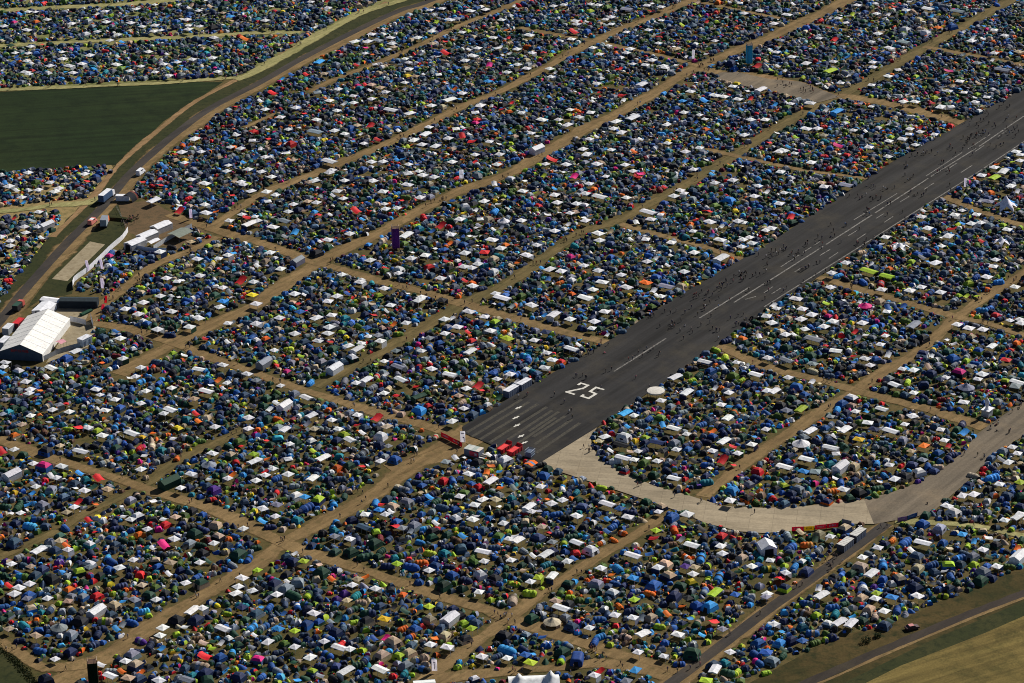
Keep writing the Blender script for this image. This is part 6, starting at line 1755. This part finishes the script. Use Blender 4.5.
    for px, py, n in [(192, 596, 2), (219, 582, 1), (362, 500, 3), (420, 455, 3), (500, 621, 3), (507, 617, 2), (505, 628, 1), (362, 565, 1), (416, 585, 2), (597, 650, 4), (593, 656, 3), (602, 659, 2), (573, 674, 2), (549, 590, 1), (120, 310, 4), (112, 318, 5), (106, 315, 4), (130, 298, 3), (118, 290, 3), (140, 282, 2), (330, 262, 3), (400, 290, 3), (425, 296, 3), (440, 300, 2), (505, 178, 3), (540, 155, 2), (568, 242, 3), (570, 240, 1), (444, 200, 4), (430, 205, 3), (700, 66, 6), (712, 62, 4), (707, 70, 4), (690, 74, 3), (783, 85, 4), (790, 86, 4), (800, 92, 3), (807, 90, 3), (670, 100, 3), (640, 104, 3), (980, 300, 2), (987, 293, 3), (650, 350, 3), (600, 345, 3), (985, 186, 2), (455, 682, 1), (530, 672, 1), (355, 492, 2)]:
        cluster(px, py, n, S_, None, 1.4)
    for px, py, n in [(129, 222, 7), (136, 217, 6), (124, 226, 4)]:
        cluster(px, py, n, "the bare earth beside the bank", 2 if random.random() < .5 else 1, 1.6)
    for line, hw in PATHS[3:]:
        street(line, hw, 26.0)
    finish()


# ------------------------------------------------------------------ tents as objects
LOW = {k: [v[2](i, 0) for i in range(v[3])] for k, v in KINDS.items()}
HIGH = {}


def parts_of(kind, var):
    if (kind, var) not in HIGH:
        out = []
        cache = {}
        for nm, vs, fs, key in KINDS[kind][2](var, 1):
            if nm in ('leg', 'pole', 'window'):     # repeats share one mesh set at their own places
                c = np.array(vs).mean(0)
                c[2] = 0 if nm != 'window' else c[2]
                w = [tuple(np.array(p) - c) for p in vs]
                hk = (nm, round(max(p[2] for p in w), 2))
                if hk not in cache:
                    cache[hk] = mesh_from(nm, w, fs)
                    cache[hk].materials.append(MATS["painted" if nm != 'window' else "cloth"])
                out.append((nm, cache[hk], key, tuple(c)))
                continue
            me = mesh_from(nm, vs, fs, kind in SMOOTH)
            me.materials.append(MATS["tent_fabric" if key != 'metal' else "painted"])
            out.append((nm, me, key, (0, 0, 0)))
        HIGH[(kind, var)] = out
    return HIGH[(kind, var)]


PROTO = {}


def tent_object(t, label):
    kind, var = t['kind'], t['var']
    name, spoken, _, _, = KINDS[kind]
    loc = (float(t['x']), float(t['y']), t.get('z', 0.03))
    cols = {'main': t['c1'], 'second': t['c2'], 'third': t['c3'], 'dark': FIXED['dark'][:3], 'metal': FIXED['metal'][:3]}
    if (kind, var) not in PROTO:
        o = empty(name, loc)
        kids = []
        for nm, me, key, off in parts_of(kind, var):
            c = link(bpy.data.objects.new(nm, me))
            c.parent = o
            c.location = off
            kids.append((c, key))
        PROTO[(kind, var)] = (o, kids)
    else:
        src, skids = PROTO[(kind, var)]
        o = src.copy()
        COL.objects.link(o)
        kids = []
        for c0, key in skids:
            c = c0.copy()
            c.parent = o
            COL.objects.link(c)
            kids.append((c, key))
    o.location = loc
    o.rotation_euler = (0, 0, t['rz'])
    o.scale = t['sc']
    for c, key in kids:
        c.color = (*cols[key], 1)
    tag(o, label, spoken, spoken + "s of the festival camp")
    return o


def mass(name, kind, tents, label):
    V, F_, CO, SM = [], [], [], []
    base = 0
    loops, starts, totals = [], [], []
    nl = 0
    for var in range(KINDS[kind][3]):
        ts = [t for t in tents if t['var'] == var]
        if not ts:
            continue
        tv, tf, tk = [], [], []
        for nm, vs, fs, key in LOW[kind][var]:
            if nm == 'window':
                continue
            o = len(tv)
            tv += [tuple(p) for p in vs]
            tf += [tuple(i + o for i in f) for f in fs]
            tk += [key] * len(fs)
        tv = np.array(tv)
        n, m = len(ts), len(tv)
        sc = np.array([t['sc'] for t in ts])
        rz = np.array([t['rz'] for t in ts])
        p = tv[None] * sc[:, None, :]
        c, s = np.cos(rz)[:, None], np.sin(rz)[:, None]
        q = np.stack([p[..., 0] * c - p[..., 1] * s + np.array([t['x'] for t in ts])[:, None], p[..., 0] * s + p[..., 1] * c + np.array([t['y'] for t in ts])[:, None], p[..., 2] + 0.03], -1)
        V.append(q.reshape(-1, 3))
        fl = np.concatenate([np.array(f) for f in tf])
        ft = np.array([len(f) for f in tf])
        loops.append((fl[None] + (base + np.arange(n) * m)[:, None]).ravel())
        totals.append(np.tile(ft, n))
        keyi = {'main': 0, 'second': 1, 'third': 2, 'dark': 3, 'metal': 4}
        pal = np.array([[t['c1'], t['c2'], t['c3'], FIXED['dark'][:3], FIXED['metal'][:3]] for t in ts])     # n,5,3
        ki = np.repeat(np.array([keyi[k] for k in tk]), ft)
        CO.append(pal[:, ki, :].reshape(-1, 3))
        base += n * m
    V = np.concatenate(V)
    loops, totals, CO = np.concatenate(loops), np.concatenate(totals), np.concatenate(CO)
    me = bpy.data.meshes.new(name)
    me.vertices.add(len(V))
    me.vertices.foreach_set("co", V.astype(np.float32).ravel())
    me.loops.add(len(loops))
    me.loops.foreach_set("vertex_index", loops.astype(np.int32))
    me.polygons.add(len(totals))
    me.polygons.foreach_set("loop_start", (np.cumsum(totals) - totals).astype(np.int32))
    me.polygons.foreach_set("use_smooth", np.full(len(totals), kind in SMOOTH))
    at = me.attributes.new("tint", 'FLOAT_COLOR', 'CORNER')
    at.data.foreach_set("color", np.concatenate([CO, np.ones((len(CO), 1))], 1).astype(np.float32).ravel())
    me.update(calc_edges=True)
    me.validate()
    me.materials.append(MATS["tent_fabric_mass"])
    o = link(bpy.data.objects.new(name, me))
    tag(o, label, None, None, "stuff")
    return o


def scatter(name, quads_v, cols, mat, label):
    """many loose little faces as one mesh: quads_v n,4,3"""
    n = len(quads_v)
    me = bpy.data.meshes.new(name)
    me.vertices.add(n * 4)
    me.vertices.foreach_set("co", quads_v.astype(np.float32).ravel())
    me.loops.add(n * 4)
    me.loops.foreach_set("vertex_index", np.arange(n * 4, dtype=np.int32))
    me.polygons.add(n)
    me.polygons.foreach_set("loop_start", np.arange(n, dtype=np.int32) * 4)
    at = me.attributes.new("tint", 'FLOAT_COLOR', 'CORNER')
    cc = np.repeat(cols, 4, axis=0)
    at.data.foreach_set("color", np.concatenate([cc, np.ones((len(cc), 1))], 1).astype(np.float32).ravel())
    me.update(calc_edges=True)
    me.materials.append(MATS[mat])
    o = link(bpy.data.objects.new(name, me))
    return tag(o, label, None, None, "stuff")


def litter():
    """bags, boxes, chairs and folded sheets lying between the tents"""
    ts = [t for t in TENTS]
    n = 32000
    pick_ = RNG.integers(0, len(ts), n)
    ang = RNG.uniform(0, 2 * pi, n)
    X = np.array([ts[i]['x'] for i in pick_]) + np.cos(ang) * np.array([ts[i]['r'] for i in pick_]) * RNG.uniform(1.0, 1.25, n)
    Y = np.array([ts[i]['y'] for i in pick_]) + np.sin(ang) * np.array([ts[i]['r'] for i in pick_]) * RNG.uniform(1.0, 1.25, n)
    ok = path_gap(X, Y) > -0.6
    px, py = to_px(np.stack([X, Y, np.zeros(n)], 1))
    for h in HOLES:
        ok &= ~inside(px, py, h)
    X, Y = X[ok], Y[ok]
    n = len(X)
    pal = np.array([PAL[c][1] for c in "wwwweeikkknnsrolucyiigml"])
    col = pal[RNG.integers(0, len(pal), n)] * RNG.uniform(.7, 1.1, (n, 1))
    a, b, h = RNG.uniform(.12, .45, n), RNG.uniform(.1, .34, n), RNG.uniform(.12, .85, n)
    r = RNG.uniform(0, pi, n)
    c, s = np.cos(r), np.sin(r)

    def pt(u, v, z_):
        return np.stack([X + u * a * c - v * b * s, Y + u * a * s + v * b * c, z_], -1)
    z0, k = np.full(n, .02), .82
    lo = [pt(u, v, z0) for u, v in ((-1, -1), (1, -1), (1, 1), (-1, 1))]
    hi = [pt(u * k, v * k, h) for u, v in ((-1, -1), (1, -1), (1, 1), (-1, 1))]
    Q = [np.stack(hi, 1)] + [np.stack([lo[i], lo[(i + 1) % 4], hi[(i + 1) % 4], hi[i]], 1) for i in range(4)]
    scatter("camping_litter", np.concatenate(Q), np.concatenate([col] * 5), "tent_fabric_mass", "bags, chairs and boxes strewn between the tents")


def undergrowth(name, px_line, width, count, hmax, label, base=((.02, .03, .009), (.04, .05, .015))):
    line = smooth_line([P(*q) for q in px_line], 2.0)
    i = RNG.integers(0, len(line) - 1, count)
    f = RNG.uniform(0, 1, (count, 1))
    p = line[i] * (1 - f) + line[i + 1] * f
    d = line[i + 1] - line[i]
    d /= np.linalg.norm(d, axis=1)[:, None]
    nrm = np.stack([-d[:, 1], d[:, 0], np.zeros(count)], 1)
    off = np.clip(RNG.normal(0, .38, (count, 1)), -1, 1)
    clump = 0.5 + 0.5 * np.sin(p[:, 0] * .35 + 1.7 * np.sin(p[:, 1] * .21)) * np.sin(p[:, 1] * .29)
    c = p + nrm * off * width / 2
    h = hmax * (0.25 + .75 * clump) * (1 - abs(off[:, 0]) * .6)
    c[:, 2] = RNG.uniform(.05, 1, count) * h
    s = RNG.uniform(.14, .34, count)[:, None]
    u = RNG.normal(size=(count, 3))
    u /= np.linalg.norm(u, axis=1)[:, None]
    v = np.cross(u, RNG.normal(size=(count, 3)))
    v /= np.linalg.norm(v, axis=1)[:, None]
    Q = np.stack([c - u * s - v * s * .5, c + u * s - v * s * .4, c + u * s * .8 + v * s * .5, c - u * s * .8 + v * s * .5], 1)
    t = RNG.uniform(0, 1, (count, 1))
    col = np.array(base[0]) * (1 - t) + np.array(base[1]) * t
    scatter(name, Q, col, "leafage", label)


def bush(px, py, r, h, label):
    o = thing("bush", label, "bush", px, py, random.uniform(0, 6))
    st = MB()
    for k in range(5):
        a = 2 * pi * k / 5
        st.bar((0, 0, 0), (r * .5 * cos(a), r * .5 * sin(a), h * .6), .04, 4)
    st.build("stem", "painted", o, 'b')
    n = 420
    u = RNG.normal(size=(n, 3))
    u /= np.linalg.norm(u, axis=1)[:, None]
    rr = RNG.uniform(.55, 1, (n, 1)) * (1 + .25 * np.sin(5 * u[:, :1] + 3 * u[:, 1:2]))
    c = u * rr * np.array([r, r, h * .55]) + np.array([0, 0, h * .5])
    c[:, 2] = np.maximum(.05, c[:, 2])
    s = RNG.uniform(.1, .24, (n, 1))
    a = np.cross(u, RNG.normal(size=(n, 3)))
    a /= np.linalg.norm(a, axis=1)[:, None]
    b = np.cross(a, RNG.normal(size=(n, 3)))
    b /= np.linalg.norm(b, axis=1)[:, None]
    Q = np.stack([c - a * s, c + b * s * .6, c + a * s, c - b * s * .6], 1)
    col = np.array([.03, .045, .015]) * RNG.uniform(.7, 1.5, (n, 1))
    f = scatter("foliage", Q, col, "leafage", None)
    del f["kind"]
    f.parent = o


# ------------------------------------------------------------------ labels that single one tent out
def labels(tents, chosen):
    grid = {}
    for i, t in enumerate(tents):
        grid.setdefault((int(t['x'] // 6), int(t['y'] // 6)), []).append(i)
    say = [PAL[t['col']][0] + " " + KINDS[t['kind']][1] for t in tents]
    rare = {'w': 2, 'l': 4, 'r': 5, 'o': 5, 'y': 5, 'p': 6, 'c': 4, 'u': 2, 'i': 2, 'v': 3, 'a': 3, 't': 2, 'g': 1}
    weight = {'gazebo': 3, 'pavilion': 4, 'party': 6, 'bell': 6, 'tunnel': 2, 'cabin': 2, 'tarp': 3, 'dome': 0, 'popup': 0}
    near = []
    for i, t in enumerate(tents):
        cx, cy = int(t['x'] // 6), int(t['y'] // 6)
        c = []
        for a in (-1, 0, 1):
            for b in (-1, 0, 1):
                for j in grid.get((cx + a, cy + b), ()):
                    if j != i:
                        d = sqrt((tents[j]['x'] - t['x']) ** 2 + (tents[j]['y'] - t['y']) ** 2)
                        if d < 7.5:
                            q = rare.get(tents[j]['col'], 0) + weight[tents[j]['kind']] - d * 0.7
                            c.append((-q, j))
        c.sort()
        near.append([j for _, j in c[:5]])

    def rel(i, j):
        dx, dy = tents[i]['x'] - tents[j]['x'], tents[i]['y'] - tents[j]['y']
        if abs(dx) > abs(dy):
            return "right of" if dx > 0 else "left of"
        return "behind" if dy > 0 else "before"

    def forms(i):
        n = near[i]
        out = []
        for a, b in ((0, 1), (0, 2), (1, 2), (0, 3), (1, 3), (0, 4), (1, 4), (2, 3)):
            if b < len(n):
                out.append(f"{say[i]} {rel(i, n[a])} {say[n[a]]} and {rel(i, n[b])} {say[n[b]]}")
        return out
    allf = [forms(i) for i in range(len(tents))]
    cnt = {}
    for fs in allf:
        for f in set(fs):
            cnt[f] = cnt.get(f, 0) + 1
    res, seen = {}, set()
    zx = ("far left", "left", "centre", "right", "far right")
    for i in chosen:
        lab = None
        for f in allf[i]:
            if cnt[f] == 1 and len(f.replace("-", " ").split()) <= 16 and f not in seen:
                lab = f
                break
        if lab is None:
            t = tents[i]
            x, y = t['px'], t['py']
            place = f"at the photo's {'bottom' if y > 560 else 'lower' if y > 400 else 'upper'} {zx[min(4, max(0, int(x / 205)))]}"
            opts = [f"{say[i]} {rel(i, n)} {say[n]} {place}" for n in near[i]] + [f"{say[i]} {place}"]
            for f in opts:
                if f not in seen and len(f.replace("-", " ").split()) <= 16:
                    lab = f
                    break
            lab = lab or opts[-1]
        seen.add(lab)
        res[i] = lab
    return res


def build_camp():
    P_ = np.array([[t['x'], t['y'], t['sc'][2] * TOPZ[t['kind']] * .7] for t in TENTS])
    gx, gy = to_px(P_)
    dep = np.linalg.norm(P_ - CAM, axis=1)
    for t, a, b, d in zip(TENTS, gx, gy, dep):
        t['px'], t['py'], t['big'] = a, b, t['r'] / d
    inframe = [i for i, t in enumerate(TENTS) if -6 < t['px'] < 1030 and -5 < t['py'] < 690]
    chosen = []
    for k in KINDS:
        c = sorted((i for i in inframe if TENTS[i]['kind'] == k), key=lambda i: -TENTS[i]['big'])[:300]
        chosen += c
    lab = labels(TENTS, chosen)
    for i in chosen:
        tent_object(TENTS[i], lab[i])
    cs = set(chosen)
    for k, v in KINDS.items():
        rest = [t for i, t in enumerate(TENTS) if i not in cs and t['kind'] == k]
        if rest:
            mass(v[0] + "_crowd", k, rest, f"{v[1]}s crowded together across the farther camp")
    print("TENTS", len(TENTS), {k: sum(t['kind'] == k for t in TENTS) for k in KINDS}, "in frame", len(inframe), "objects", len(chosen))


place_singles()
make_people()
place_noted()
fill()
build_camp()
litter()
undergrowth("undergrowth", [(-30, 625), (5, 652), (25, 672), (40, 690)], 4.0, 2500, .3, "dark weeds along the ditch at the bottom corner")
bush(867, 642, 1.6, 1.9, "lone dark bush on the rough meadow left of the parked car")
bush(877, 637, 1.2, 1.4, "small pale bush beside the lone dark bush on the meadow")
